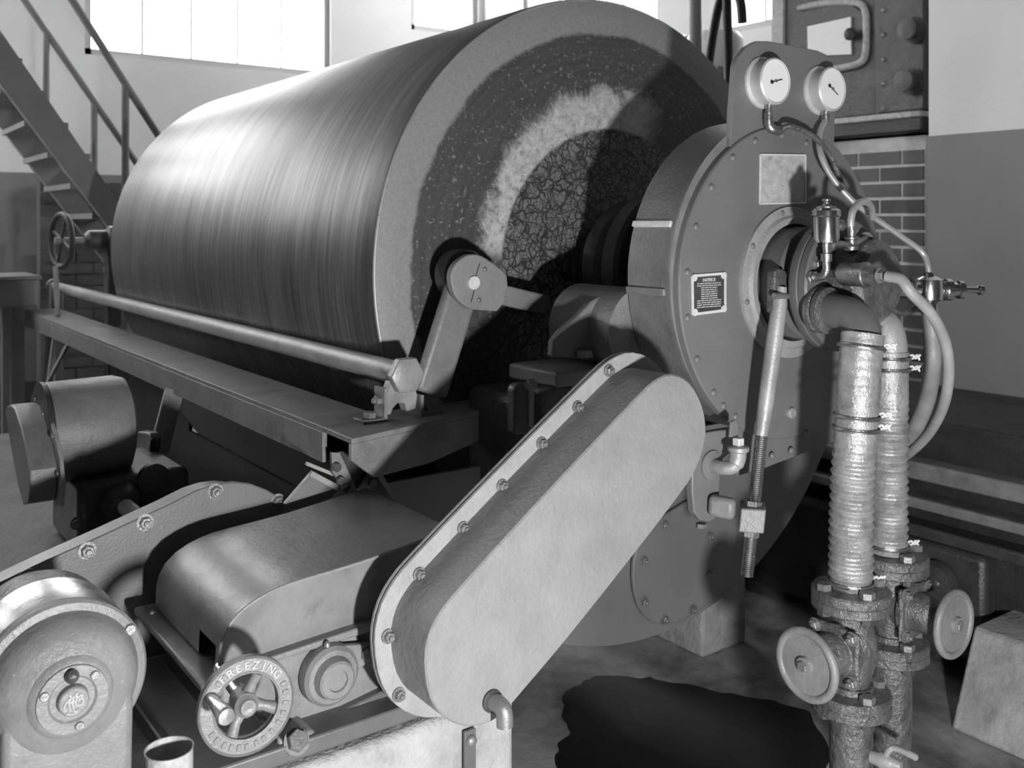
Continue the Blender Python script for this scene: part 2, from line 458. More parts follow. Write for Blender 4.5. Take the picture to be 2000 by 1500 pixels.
# brick pier on the back wall, behind the far handwheel
def brick_wall(root, at, axis, lo, hi, z0, z1, L=0.235, Hh=0.082, gap=0.011, mats=('brick', 'brick_b'), depth=0.05, p_dark=0.15):
    """bricks one by one on the face of a core; at = face coordinate, bricks stand toward the camera"""
    cache = {}
    row = 0; z = z0
    while z + Hh - gap <= z1 + 1e-6:
        s = lo - (L / 2 if row % 2 else 0)
        while s < hi - 1e-6:
            a, b = max(s, lo) + gap / 2, min(s + L, hi) - gap / 2
            if b - a > 0.03:
                w = round(b - a, 4); mk = mats[1] if random.random() < p_dark else mats[0]
                if (w, mk) not in cache:
                    mb = MB()
                    sz = (w, depth, Hh - gap) if axis == 'Y' else (depth, w, Hh - gap)
                    mb.box([-x / 2 for x in sz], [x / 2 for x in sz])
                    cache[(w, mk)] = mesh('brick', mb, M[mk])
                o = bpy.data.objects.new('brick', cache[(w, mk)]); C.objects.link(o); o.parent = root
                mid = (a + b) / 2; jit = random.uniform(-0.002, 0.002)
                wp = Vector((mid, at + depth / 2 + jit, z + Hh / 2)) if axis == 'Y' else Vector((at + depth / 2 + jit, mid, z + Hh / 2))
                o.location = wp - ORG[root.name]
            s += L
        z += Hh; row += 1
bp = thing('brick_pier', (1.62, 7.40, 0), 'dim brick pier against the back wall behind the far handwheel', 'pier')
obj('core', MB().box((1.335, 7.35, 0), (1.915, 7.46, 1.735)), M['mortar_dim'], bp)
brick_wall(bp, 7.34, 'Y', 1.33, 1.92, 0.02, 1.74, mats=('brick_b', 'brick'), p_dark=0.3)

# ================================================================ the drum
dr = thing('dryer_drum', (DX, 3.3, DZ - DR), 'huge horizontal rotating steel drum with streaky shell and caked end', 'drum')
YN, YF = 2.10, 4.58
sh = MB(); sh.lathe([(DR - 0.004, YN + 0.004), (DR, YN + 0.012), (DR, YF - 0.01), (DR - 0.01, YF)], (DX, 0, DZ), (0, 1, 0), 128, close=False)
shell = obj('shell', sh, M['drum'], dr)
hd = MB()
prof = [(DR - 0.004, YN + 0.004), (DR - 0.012, YN)]
for i in range(1, 15): r = (DR - 0.012) * (1 - i / 15); prof.append((r, YN - 0.012 * math.sin(PI * i / 15)))
hd.lathe(prof + [(0.02, YN)], (DX, 0, DZ), (0, 1, 0), 128)
obj('end_plate', hd, M['head'], dr, label='drum end with pale rim, chalky crust and crazed centre')
obj('end_lip', MB().ring((DX, YN + 0.006, DZ), (0, 1, 0), DR - 0.006, 0.005, 128, 8), M['worn'], dr)
obj('far_end_plate', MB().lathe([(0.0, YF), (DR - 0.01, YF), (DR - 0.012, YF - 0.01)], (DX, 0, DZ), (0, 1, 0), 96, close=False), M['drum'], dr)
# shaft and stepped bearing between drum and housing
shf = thing('trunnion_bearing', (DX, 1.85, DZ - 0.2), 'dark oily stepped bearing on the drum shaft behind the round housing', 'bearing')
tb = MB(); tb.lathe([(0.13, 2.095), (0.13, 2.03), (0.175, 2.02), (0.19, 2.0), (0.19, 1.955), (0.178, 1.94), (0.14, 1.93), (0.14, 1.90)], (DX, 0, DZ), (0, 1, 0), 64)
obj('gland_ring', tb, M['cast_dark'], shf)
tb = MB(); tb.lathe([(0.205, 1.905), (0.215, 1.895), (0.215, 1.85), (0.205, 1.84), (0.17, 1.835), (0.17, 1.79)], (DX, 0, DZ), (0, 1, 0), 64)
obj('bearing_cap', tb, M['cast_dark'], shf)
tb = MB(); tb.lathe([(0.20, 1.79), (0.235, 1.775), (0.24, 1.70), (0.22, 1.69), (0.22, 1.62)], (DX, 0, DZ), (0, 1, 0), 64)
obj('collar', tb, M['cast_dark'], shf)
obj('shaft', MB().cyl((DX, 2.09, DZ), (DX, 1.6, DZ), 0.09, 32), M['steel'], shf)
for k in range(8):
    t = 2 * PI * (k + 0.5) / 8; place('bolt', ME_HEXD, shf, (DX + 0.17 * math.cos(t), 1.84, DZ + 0.17 * math.sin(t)), NY, 0.014)

# tray wrapped round the underside of the drum
tr = thing('drum_tray', (DX, 2.7, 0.32), 'curved painted steel tray wrapped under the drum', 'tray')
TR, TZ = 0.90, 1.22
tm = MB()
def arc(Y, R, a0, a1, n): return [(DX + R * math.cos(a0 + (a1 - a0) * k / n), Y, TZ + R * math.sin(a0 + (a1 - a0) * k / n)) for k in range(n + 1)]
a0, a1, n = math.radians(203), math.radians(337), 48
o1, o2, i1, i2 = arc(1.93, TR, a0, a1, n), arc(3.5, TR, a0, a1, n), arc(1.93, TR - 0.012, a0, a1, n), arc(3.5, TR - 0.012, a0, a1, n)
for A_, B_ in ((o1, o2), (i2, i1), (o2, i2), (i1, o1)):
    tm.add(A_ + B_, [(k, k + 1, k + n + 2, k + n + 1) for k in range(n)])
obj('tray_sheet', tm, M['tray'], tr)
for nm, Y in (('end_plate', 1.918), ('end_plate', 3.5)):
    pl = [Vector(p) for p in arc(Y, TR, a0, a1, n)]
    obj(nm, MB().prism(pl, (0, 0.012, 0)), M['tray'], tr)
cv = [yp(px, py, 1.90) for px, py in ((1310, 1000), (1262, 1030), (1238, 1085), (1236, 1145), (1250, 1195), (1280, 1222), (1330, 1215), (1385, 1180), (1425, 1130), (1440, 1060), (1440, 1000), (1400, 975), (1350, 975))]
obj('inspection_cover', MB().prism(smooth_poly(cv), (0, 0.012, 0)), M['tray'], tr, 0.003)
for px, py in ((1257, 1095), (1257, 1175), (1297, 1210), (1352, 1190), (1385, 1120), (1385, 1047), (1297, 1025)):
    place('bolt', ME_NUT, tr, yp(px, py, 1.90), NY, 0.011, random.random())
fc = zp(1372, 1287, 0)
tag(obj('tray_footing', MB().box((fc.x, fc.y, 0), (fc.x + 0.22, fc.y + 0.8, 0.30)), M['concrete'], None, 0.012), 'pale concrete footing below the curved drum tray', 'footing')

# ================================================================ gear housing with gauge board
YH = 1.475
gh = thing('gear_housing', (DX, 1.55, 0.9), 'round grey cast gear housing with bolted front plate and gauge board', 'housing')
cs = MB(); cs.lathe([(0.355, 1.64), (0.372, 1.625), (0.374, YH + 0.03), (0.378, YH + 0.02), (0.378, YH + 0.012)], (DX, 0, DZ), (0, 1, 0), 96)
obj('casing', cs, M['cast'], gh)
# seam strips on the casing; the upper, pale one is a painted highlight
for ang, w in ((math.radians(161), 0.014), (math.radians(184), 0.016)):
    c, s = math.cos(ang), math.sin(ang); R_ = 0.374
    p0 = Vector((DX + R_ * c, 1.625, DZ + R_ * s)); p1 = Vector((DX + R_ * c, YH + 0.03, DZ + R_ * s))
    obj('seam_strip', MB().bar(p0, p1, 0.012, w, (-s, 0, c)), M['plate_rim'] if w < 0.015 else M['cast'], gh, 0.002)
gb = [yp(px, py, YH) for px, py in ((1424, 330), (1430, 210), (1436, 130), (1441, 112), (1457, 92), (1478, 80), (1500, 80), (1545, 88), (1598, 99), (1615, 107), (1627, 122), (1632, 150), (1633, 175), (1629, 290))]
lowc = [Vector((DX + 0.2, YH, DZ)), Vector((DX - 0.2, YH, DZ))]
obj('gauge_board', MB().prism(gb + lowc, (0, 0.016, 0)), M['enamel'], gh, 0.002)
fp = MB(); fp.lathe([(0.15, YH), (0.15, YH - 0.008), (0.366, YH - 0.008), (0.369, YH - 0.004), (0.369, YH + 0.014)], (DX, 0, DZ - 0.015), (0, 1, 0), 128, close=False)
fp.lathe([(0.15, YH + 0.014), (0.369, YH + 0.014)], (DX, 0, DZ - 0.015), (0, 1, 0), 128, close=False)
obj('front_plate', fp, M['enamel'], gh)
lp = [yp(px, py, YH) for px, py in ((1436, 815), (1600, 690), (1640, 690), (1640, 860), (1563, 888), (1490, 916), (1440, 930))]
obj('lower_plate', MB().prism(lp, (0, 0.02, 0)), M['enamel'], gh, 0.002)
for px, py in ((1475, 276), (1527, 264), (1575, 280), (1431, 308), (1389, 366), (1359, 443), (1342, 532), (1342, 621), (1361, 702), (1393, 767), (1412, 793), (1436, 814), (1620, 315), (1575, 845), (1508, 890), (1545, 880)):
    place('bolt', ME_RIVE, gh, yp(px, py, YH - 0.008), NY, 0.0085)
# scale with engraved strokes on the lower plate
sc = obj('scale_quadrant', MB().prism([yp(px, py, YH) for px, py in ((1505, 800), (1515, 775), (1535, 758), (1558, 752), (1562, 830), (1540, 835))], (0, -0.005, 0)), M['enamel'], gh, 0.001)
cpt = yp(1541, 806, YH - 0.005)
obj('scale_pin', MB().lathe([(0.013, 0), (0.013, 0.01), (0.010, 0.013)], cpt, NY, 24), M['flange'], sc)
mk = MB()
for k in range(9):
    t = math.radians(200 - k * 15); c_, s_ = math.cos(t), math.sin(t)
    mk.bar(cpt + Vector((0.040 * c_, -0.001, 0.040 * s_)), cpt + Vector((0.053 * c_, -0.001, 0.053 * s_)), 0.004, 0.002, (0, 1, 0))
obj('scale_marks', mk, M['plate_rim'], sc)
# rim around the rotary gland
rg = MB(); rg.lathe([(0.178, YH - 0.006), (0.178, YH - 0.016), (0.158, YH - 0.018), (0.152, YH - 0.026), (0.138, YH - 0.026), (0.132, YH)], (DX, 0, DZ - 0.015), (0, 1, 0), 96, close=False)
obj('gland_rim', rg, M['flange'], gh)
for k in range(8):
    t = 2 * PI * (k + 0.3) / 8; place('bolt', ME_RIVE, gh, (DX + 0.167 * math.cos(t), YH - 0.016, DZ - 0.015 + 0.167 * math.sin(t)), NY, 0.007)
# name plates
np1 = obj('maker_plate', MB().prism([yp(px, py, YH - 0.008) for px, py in ((1485, 302), (1573, 303), (1573, 396), (1484, 398))], (0, -0.003, 0)), M['plate_pale'], gh, 0, label='large blank stained metal plate')
q = [yp(px, py, YH - 0.011) for px, py in ((1485, 302), (1573, 303), (1573, 396), (1484, 398))]
bm_ = MB()
for a_, b_ in zip(q, q[1:] + q[:1]): bm_.bar(a_, b_, 0.004, 0.003, (0, 1, 0))
obj('plate_border', bm_, M['plate_rim'], np1)
qp = [(1352, 539), (1416, 534), (1416, 606), (1353, 614)]
np2 = obj('notice_plate', MB().prism([yp(px, py, YH - 0.008) for px, py in qp], (0, -0.003, 0)), M['black_bolt'], gh, 0, label='small dark notice plate with pale lettering')
q = [yp(px, py, YH - 0.011) for px, py in qp]; bm_ = MB()
for a_, b_ in zip(q, q[1:] + q[:1]): bm_.bar(a_, b_, 0.006, 0.003, (0, 1, 0))
for a_ in q: bm_.lathe([(0.008, 0), (0.008, 0.003)], a_ + (sum(q, Vector()) / 4 - a_) * 0.10, NY, 12)
obj('plate_border', bm_, M['plate_rim'], np2)
ctr = sum(q, Vector()) / 4; wx = (q[1] - q[0]).length; hz = (q[0] - q[3]).length
tx = MB(); rnd = random.Random(3)
for i in range(12):
    z = ctr.z + hz * (0.26 - 0.056 * i); x = -0.36 + (0.12 if i in (2, 3, 4, 5, 6, 7) else 0); x1 = -x
    while x < x1:
        w = rnd.uniform(0.04, 0.14)
        tx.box((ctr.x + x * wx, YH - 0.0125, z), (ctr.x + min(x + w, x1) * wx, YH - 0.0108, z + hz * 0.022)); x += w + 0.03
obj('small_print', tx, M['plate_rim'], np2)
def text_mesh(body, size, m, depth=0.001):
    cu = bpy.data.curves.new('lettering', 'FONT'); cu.body = body; cu.size = size; cu.extrude = depth; cu.align_x = 'CENTER'; cu.align_y = 'CENTER'
    t = bpy.data.objects.new('lettering', cu); C.objects.link(t)
    me = bpy.data.meshes.new_from_object(t.evaluated_get(bpy.context.evaluated_depsgraph_get()))
    bpy.data.objects.remove(t); me.materials.clear(); me.materials.append(m)
    return me
def place_text(name, me, parent, pos, right, up):
    o = bpy.data.objects.new(name, me); C.objects.link(o); o.parent = parent
    r = Vector(right).normalized(); u = Vector(up); u = (u - r * u.dot(r)).normalized(); nrm = r.cross(u)
    o.matrix_basis = Matrix.Translation(Vector(pos) - ORG[parent.name]) @ Matrix((r, u, nrm)).transposed().to_4x4()
    ORG[o.name] = ORG[parent.name]; return o
place_text('heading', text_mesh('NOTICE', hz * 0.13, M['plate_rim']), np2, ctr + Vector((0, -0.001, hz * 0.36)), (1, 0, 0), (0, 0, 1))
# side foot with ribs, bolted to a block
FZ = 1.122
fm = MB(); fm.box((1.335, 1.66, FZ - 0.035), (1.60, 1.84, FZ + 0.0))
obj('foot', fm, M['cast'], gh, 0.006)
rb = [yp(px, py, 1.70) for px, py in ((1078, 698), (1082, 665), (1095, 648), (1130, 618), (1155, 590), (1180, 575), (1235, 575), (1260, 640), (1260, 710))]
obj('rib', MB().prism(rb, (0, 0.022, 0)), M['cast'], gh, 0.005)
rb2 = [p + Vector((0.10, -0.05, 0)) for p in (Vector((1.47, 1.70, FZ)), Vector((1.50, 1.70, 1.29)), Vector((1.53, 1.70, 1.30)), Vector((1.58, 1.70, 1.10)))]
obj('rib', MB().prism(rb2, (0, 0.02, 0)), M['cast'], gh, 0.004)
br = MB(); br.lathe([(0.085, 1.86), (0.10, 1.845), (0.10, 1.64), (0.10, 1.63)], (1.56, 0, 1.20), (0, 1, 0), 40)
obj('foot_barrel', br, M['cast'], gh)
place('bolt', ME_HEX, gh, yp(1141, 697, 1.69), (0, 0, 1), 0.02)
# block under the foot
fb = thing('bearing_block', (1.42, 1.78, 0.72), 'black cast block with upright bolts below the housing foot', 'bearing block')
obj('block', MB().box((1.31, 1.70, 0.80), (1.62, 1.98, 1.055)), M['cast_dark'], fb, 0.02)
obj('lug', MB().prism([yp(px, py, 1.68) for px, py in ((1005, 760), (1012, 750), (1035, 748), (1040, 765), (1040, 850), (1005, 850))], (0, 0.03, 0)), M['cast_dark'], fb, 0.006)
obj('cheek', MB().prism([yp(px, py, 1.66) for px, py in ((1060, 765), (1110, 752), (1150, 770), (1150, 860), (1060, 860))], (0, 0.05, 0)), M['cast_dark'], fb, 0.008)
for px in (1037, 1113):
    p_ = yp(px, 770, 1.68); obj('stud', MB().cyl(p_ - Vector((0, 0, 0.07)), p_ + Vector((0, 0, 0.035)), 0.008, 12), M['bolt'], fb)
    place('nut', ME_HEX, fb, p_ + Vector((0, 0, 0.012)), (0, 0, 1), 0.016)
obj('pedestal', MB().box((1.36, 1.74, 0.66), (1.56, 1.90, 0.80)), M['black'], fb, 0.01)

# ================================================================ gauges
def gauge(X, Z, ang, label):
    Y0, Y1 = YH, 1.437
    g = thing('pressure_gauge', (X, Y0, Z - 0.06), label, 'gauge', 'dial gauges on the gauge board')
    c = MB(); c.lathe([(0.060, Y0), (0.060, Y0 - 0.005), (0.053, Y0 - 0.009), (0.052, Y1 + 0.012), (0.0535, Y1 + 0.008), (0.0535, Y1 - 0.001), (0.050, Y1 - 0.004), (0.049, Y1 - 0.001)], (X, 0, Z), (0, 1, 0), 64, close=False)
    obj('case', c, M['satin'], g)
    d = obj('dial', MB().lathe([(0.0495, Y1), (0.0, Y1)], (X, 0, Z), (0, 1, 0), 48, close=False), M['dial'], g)
    dv = Vector((math.cos(ang), 0, math.sin(ang))); c0 = Vector((X, Y1 - 0.002, Z))
    n = MB(); n.bar(c0 - dv * 0.012, c0 + dv * 0.024, 0.0022, 0.001, (0, 1, 0)); n.lathe([(0.0045, 0), (0.0045, 0.0015)], c0 - dv * 0.014, NY, 12)
    obj('needle', n, M['ink'], d)
    obj('needle_boss', MB().lathe([(0.0035, 0), (0.003, 0.003)], c0, NY, 12), M['brass'], d)
    return g
G1 = gauge(1.795, 1.773, math.radians(14), 'left of the two round white dial gauges')
G2 = gauge(2.007, 1.772, math.radians(-30), 'right of the two round white dial gauges')
obj('stem', MB().cyl((1.795, 1.455, 1.722), (1.795, 1.455, 1.700), 0.008, 12), M['brass'], G1)
obj('elbow', MB().tube(spline([(1.795, 1.455, 1.702), (1.795, 1.455, 1.68), (1.80, 1.452, 1.667), (1.815, 1.448, 1.662), (1.825, 1.448, 1.662)]), 0.011, 14), M['brass'], G1)
obj('stem', MB().cyl((2.007, 1.455, 1.722), (2.007, 1.455, 1.695), 0.011, 14), M['brass'], G2)

# ================================================================ rotary gland
gl = thing('rotary_gland', (DX, 1.38, 1.15), 'dark greasy rotary gland with stepped round flange at the drum axis', 'gland')
GZ = DZ - 0.015
t_ = MB(); t_.lathe([(0.130, YH + 0.01), (0.130, 1.40), (0.112, 1.39), (0.112, 1.355)], (DX, 0, GZ), (0, 1, 0), 72)
obj('sleeve', t_, M['enamel_dark'], gl)
t_ = MB(); t_.lathe([(0.146, 1.357), (0.149, 1.352), (0.149, 1.336), (0.146, 1.334), (0.146, 1.332), (0.148, 1.33), (0.148, 1.314), (0.143, 1.310), (0.09, 1.310)], (DX, 0, GZ), (0, 1, 0), 80)
obj('flange', t_, M['enamel_dark'], gl)
t_ = MB(); t_.lathe([(0.095, 1.312), (0.092, 1.25), (0.075, 1.235), (0.0, 1.235)], (DX + 0.02, 0, GZ + 0.01), (0, 1, 0), 56)
obj('end_cap', t_, M['greasy'], gl)
for k in range(10):
    t = 2 * PI * k / 10 + 0.2; place('bolt', ME_NUT, gl, (DX + 0.122 * math.cos(t), 1.310, GZ + 0.122 * math.sin(t)), NY, 0.0095, random.random())
# lug that carries the adjusting rod
lg = MB(); lg.prism([yp(px, py, 1.372) for px, py in ((1513, 530), (1522, 524), (1534, 528), (1540, 540), (1540, 600), (1530, 625), (1512, 610))], (0, 0.022, 0))
obj('rod_lug', lg, M['greasy'], gl, 0.003)
obj('lug_pin', MB().cyl(yp(1512, 578, 1.36), yp(1540, 578, 1.36), 0.007, 12), M['bolt'], gl)
# inlet elbows
for nm, X, Z, Yb, hx, hy in (('inlet_elbow', 1.775, 1.262, 1.308, 1.765, 1.19), ('outlet_elbow', 1.955, 1.225, 1.30, 1.955, 1.25)):
    r = 0.037
    if nm == 'inlet_elbow': pts = [(X, Yb, Z), (X, 1.262, Z), (X, 1.222, Z - 0.008), (hx + 0.004, hy + 0.004, Z - 0.034), (hx - 0.008, hy - 0.002, Z - 0.075)]
    else: pts = [(X, Yb, Z), (X, Yb - 0.02, Z), (X, hy + 0.01, Z - 0.012), (hx, hy, Z - 0.045), (hx, hy, Z - 0.08)]
    e = obj(nm, MB().tube(spline(pts, 10), r, 28), M['enamel_dark'] if nm[0] == 'i' else M['worn'], gl)
    obj('elbow_flange', MB().lathe([(0.050, 0), (0.050, 0.012), (0.046, 0.014), (0.046, 0.018), (0.050, 0.02), (0.050, 0.032), (0.04, 0.036)], (X, Yb + 0.002, Z), NY, 40), M['greasy'], e)

# ================================================================ corrugated hoses
def hose(path, r0, label, up_smooth=0.36):
    pts = spline(path, 60); N = len(pts); L = [0.0]
    for a, b in zip(pts, pts[1:]): L.append(L[-1] + (b - a).length)
    rr = []
    for s in L:
        k = max(0.12, min(1, (s / L[-1] - up_smooth) / 0.2)); rr.append(r0 + 0.0026 * k * math.sin(2 * PI * s / 0.0175) + 0.0004 * math.sin(2 * PI * s / 0.09))
    h = thing('armoured_hose', path[-1], label, 'hose', 'corrugated hoses below the gland')
    obj('corrugated_sleeve', MB().tube(pts, rr, 36), M['hose'], h)
    return h, pts, L
H1, hp1, hl1 = hose([(1.762, 1.188, 1.222), (1.750, 1.186, 1.16), (1.738, 1.188, 1.02), (1.736, 1.196, 0.86), (1.738, 1.2, 0.705)], 0.0425, 'left and nearer of two thick corrugated hoses hanging from the gland')
H2, hp2, hl2 = hose([(1.955, 1.25, 1.165), (1.955, 1.25, 1.10), (1.952, 1.25, 0.95), (1.95, 1.25, 0.72)], 0.040, 'right and further of two thick corrugated hoses hanging from the gland', 0.2)
def clamp(par, c, r, d, dirs):
    cl = MB(); cl.lathe([(r + 0.003, -0.004), (r + 0.004, 0), (r + 0.003, 0.004)], c, d, 40, close=False)
    cl.ring(c, d, r + 0.003, 0.0022, 40, 8)
    o = obj('wire_clamp', cl, M['brass'], par)
    e = Vector(c) + Vector(dirs).normalized() * (r + 0.004); x = Vector(dirs).normalized()
    tw = MB(); tw.tube(spline([e, e + x * 0.012 + V(0, 0, 0.004), e + x * 0.02 + V(0, 0, -0.003), e + x * 0.032 + V(0, 0, 0.004)]), 0.0028, 8)
    tw.tube(spline([e, e + x * 0.012 + V(0, 0, -0.004), e + x * 0.024 + V(0, 0, 0.004), e + x * 0.03 + V(0, 0, -0.008)]), 0.0024, 8)
    obj('twisted_end', tw, M['plate_rim'], o)
RT = (0.8, -0.35, 0)
clamp(H1, (1.757, 1.187, 1.195), 0.044, (0.18, 0.02, 1), RT)
clamp(H1, (1.740, 1.187, 1.055), 0.0435, (0.05, 0, 1), RT); clamp(H1, (1.739, 1.188, 1.03), 0.0435, (0.05, 0, 1), RT)
clamp(H1, (1.738, 1.2, 0.715), 0.0435, (0, 0, 1), RT)
clamp(H2, (1.955, 1.25, 1.15), 0.041, (0, 0, 1), RT); clamp(H2, (1.955, 1.25, 1.125), 0.041, (0, 0, 1), RT); clamp(H2, (1.95, 1.25, 0.735), 0.041, (0, 0, 1), RT)

# ================================================================ flanged valves
def valve(X, Y, zt, zb, d, wheel_at, label):
    v = thing('flanged_valve', (X, Y, 0), label, 'valve', 'flanged valves below the hoses')
    zc = (zt + zb) / 2; d = Vector(d).normalized(); c = Vector((X, Y, zc))
    for nm, z, s in (('top_flange', zt, 1), ('bottom_flange', zb, -1)):
        f = MB(); f.lathe([(0.045, -0.028), (0.076, -0.024), (0.079, -0.021), (0.079, -0.005), (0.077, -0.003), (0.077, -0.001), (0.079, 0.0), (0.079, 0.012), (0.076, 0.016), (0.044, 0.018), (0.044, 0.03)], (X, Y, z), (0, 0, 1), 56)
        fo_ = obj(nm, f, M['greasy'], v)
        for k in range(4):
            t = PI / 4 + k * PI / 2 + 0.35; place('nut', ME_HEX, fo_, (X + 0.060 * math.cos(t), Y + 0.060 * math.sin(t), z + 0.016), (0, 0, 1), 0.0155, t)
            place('nut', ME_HEXD, fo_, (X + 0.060 * math.cos(t), Y + 0.060 * math.sin(t), z - 0.024), (0, 0, -1), 0.0145, t)
    b = MB(); b.lathe([(0.04, zb), (0.036, zb + 0.03), (0.050, zc - 0.02), (0.052, zc), (0.050, zc + 0.02), (0.036, zt - 0.03), (0.04, zt)], (X, Y, 0), (0, 0, 1), 40)
    obj('body', b, M['greasy'], v)
    L = (Vector(wheel_at) - c).length
    bo = MB(); bo.lathe([(0.046, 0.02), (0.050, 0.045), (0.058, 0.046), (0.058, 0.056), (0.050, 0.057), (0.042, 0.062), (0.038, L - 0.045), (0.028, L - 0.03), (0.012, L - 0.028)], c, d, 40)
    bon = obj('bonnet', bo, M['greasy'], v)
    u, w, _ = frame(d)
    bf = MB(); bf.prism([c + d * 0.048 + u * (0.056 * a_) + w * (0.056 * b_) for a_, b_ in ((-1, -1), (1, -1), (1, 1), (-1, 1))], d * 0.012)
    obj('bonnet_flange', bf, M['greasy'], v, 0.008)
    for a_, b_ in ((-1, -1), (1, -1), (1, 1), (-1, 1)):
        place('nut', ME_NUT, bon, c + d * 0.06 + u * (0.044 * a_) + w * (0.044 * b_), d, 0.0105, 0.3)
    obj('spindle', MB().cyl(c + d * (L - 0.035), c + d * (L + 0.012), 0.007, 14), M['steel'], v)
    wc = c + d * L
    wm = MB(); wm.lathe([(0.0, -0.008), (0.058, -0.004), (0.062, 0.0), (0.058, 0.003), (0.018, 0.004), (0.016, 0.012), (0.008, 0.013), (0.0, 0.013)], wc, d, 56)
    wh = obj('handwheel', wm, M['cast'], v)
    obj('wheel_rim', MB().ring(wc, d, 0.064, 0.0085, 64, 12), M['cast'], wh)
    place('spindle_nut', ME_HEX, wh, wc + d * 0.008, d, 0.011)
    obj('stand_pipe', MB().cyl((X, Y, 0), (X, Y, zb - 0.02), 0.043, 32), M['greasy'], v)
    obj('floor_flange', MB().lathe([(0.08, 0), (0.08, 0.015), (0.05, 0.02)], (X, Y, 0), (0, 0, 1), 40), M['greasy'], v)
    return v
V1 = valve(1.740, 1.2, 0.686, 0.478, (-1, 0, 0), (1.595, 1.2, 0.582), 'greasy valve under the nearer hose, its handwheel turned left')
V2 = valve(1.962, 1.25, 0.700, 0.508, (0, -1, 0), (1.962, 1.105, 0.604), 'greasy valve under the further hose, its handwheel turned right')
pc = thing('petcock', (1.79, 1.13, 0.33), 'small pale petcock low on the nearer stand pipe', 'petcock')
b0 = Vector((1.745, 1.158, 0.372))
obj('body', MB().lathe([(0.012, 0), (0.014, 0.015), (0.017, 0.025), (0.014, 0.038), (0.009, 0.06)], b0, (0.25, -1, 0), 20), M['worn'], pc)
obj('lever', MB().tube(spline([b0 + V(0.006, -0.028, 0.01), b0 + V(0.012, -0.04, 0.03), b0 + V(0.05, -0.05, 0.012), b0 + V(0.07, -0.055, 0.0)]), [0.006] * 16 + [0.007] * 9, 10), M['worn'], pc)

# ================================================================ lubricator and grease cylinder
LX, LY = 1.757, 1.272
lu = thing('lubricator', (LX, LY, 1.30), 'shiny nickel lubricator cup standing on the gland flange', 'lubricator')
obj('cup', MB().lathe([(0.010, 1.404), (0.023, 1.408), (0.0265, 1.416), (0.0265, 1.462), (0.0295, 1.465), (0.0295, 1.476), (0.024, 1.480)], (LX, LY, 0), (0, 0, 1), 40), M['nickel'], lu)
obj('lid', MB().lathe([(0.021, 1.48), (0.021, 1.484), (0.012, 1.487), (0.006, 1.489), (0.006, 1.494), (0.009, 1.496), (0.009, 1.500), (0.006, 1.501), (0, 1.501)], (LX, LY, 0), (0, 0, 1), 24), M['brass'], lu)
place('wing', ME_HEXD, lu, (LX - 0.012, LY - 0.004, 1.484), (0, 0, 1), 0.006); place('wing', ME_HEXD, lu, (LX + 0.012, LY - 0.004, 1.484), (0, 0, 1), 0.006)
obj('sight_glass', MB().lathe([(0.010, 0), (0.012, 0.006), (0.012, 0.016), (0.008, 0.02)], (LX + 0.027, LY - 0.005, 1.444), (1, -0.3, 0), 20), M['brass'], lu)
sm = MB(); sm.lathe([(0.007, 1.35), (0.006, 1.366), (0.012, 1.368), (0.012, 1.384), (0.007, 1.386), (0.009, 1.404)], (LX, LY, 0), (0, 0, 1), 16)
obj('stem', sm, M['brass'], lu)
obj('elbow', MB().tube(spline([(LX, LY, 1.368), (LX, LY, 1.35), (LX, LY + 0.006, 1.338), (LX - 0.002, LY + 0.02, 1.334), (LX - 0.004, LY + 0.045, 1.334)]), 0.0085, 14), M['brass'], lu)
obj('union', MB().lathe([(0.012, 0), (0.014, 0.004), (0.014, 0.01), (0.011, 0.012), (0.011, 0.016), (0.013, 0.018)], (LX - 0.004, 1.315, 1.334), NY, 6), M['brass'], lu)
# grease cylinder pointing at the camera's right
g0 = yp(1607, 533, 1.30); g1 = g0 + Vector((0.0, -0.17, 0.0))
gc = thing('grease_cylinder', g0 - V(0, 0.1, 0.03), 'short horizontal brass cylinder screwed into the gland, hose on its end', 'cylinder')
obj('barrel', MB().lathe([(0.008, 0), (0.012, 0.002), (0.012, 0.014), (0.008, 0.016), (0.008, 0.04), (0.022, 0.046), (0.025, 0.052), (0.025, 0.098), (0.027, 0.10), (0.027, 0.108), (0.024, 0.11), (0.022, 0.125), (0.010, 0.130), (0.010, 0.15)], g0, g1 - g0, 32), M['brass'], gc)
place('union_nut', ME_NUT, gc, g0 + (g1 - g0) * 0.80, g1 - g0, 0.012)
ge = g0 + (g1 - g0) * 0.9

# ================================================================ tubes
def tube_thing(name, pts, r, m, label, cat, n=10, fit=None):
    o = tag(obj(name, MB().tube(spline(pts, n), r, 14), m), label, cat)
    return o
FX = yp(1815, 565, 1.28)                              # union cross on the right
tube_thing('gauge_tube', [V(1.825, 1.448, 1.662), yp(1545, 247, 1.43), yp(1590, 268, 1.42), yp(1622, 305, 1.42), yp(1645, 360, 1.415), yp(1668, 392, 1.41), yp(1690, 408, 1.40)], 0.0065, M['greasy'], 'thin dark tube looping right from the left dial gauge', 'tube')
tube_thing('gauge_tube', [V(2.007, 1.455, 1.70), yp(1600, 262, 1.44), yp(1603, 300, 1.42), yp(1622, 342, 1.40), yp(1660, 388, 1.37), yp(1700, 420, 1.35), yp(1760, 462, 1.32), yp(1800, 492, 1.30), yp(1812, 520, 1.285), yp(1815, 548, 1.28)], 0.0072, M['tube'], 'long bright copper tube running down from the right dial gauge', 'tube')
tube_thing('bent_tube', [yp(1663, 468, 1.27), yp(1662, 430, 1.27), yp(1668, 408, 1.27), yp(1684, 394, 1.275), yp(1700, 402, 1.30), yp(1704, 425, 1.32)], [0.008] * 51, M['tube'], 'short swan-neck tube beside the lubricator', 'tube')
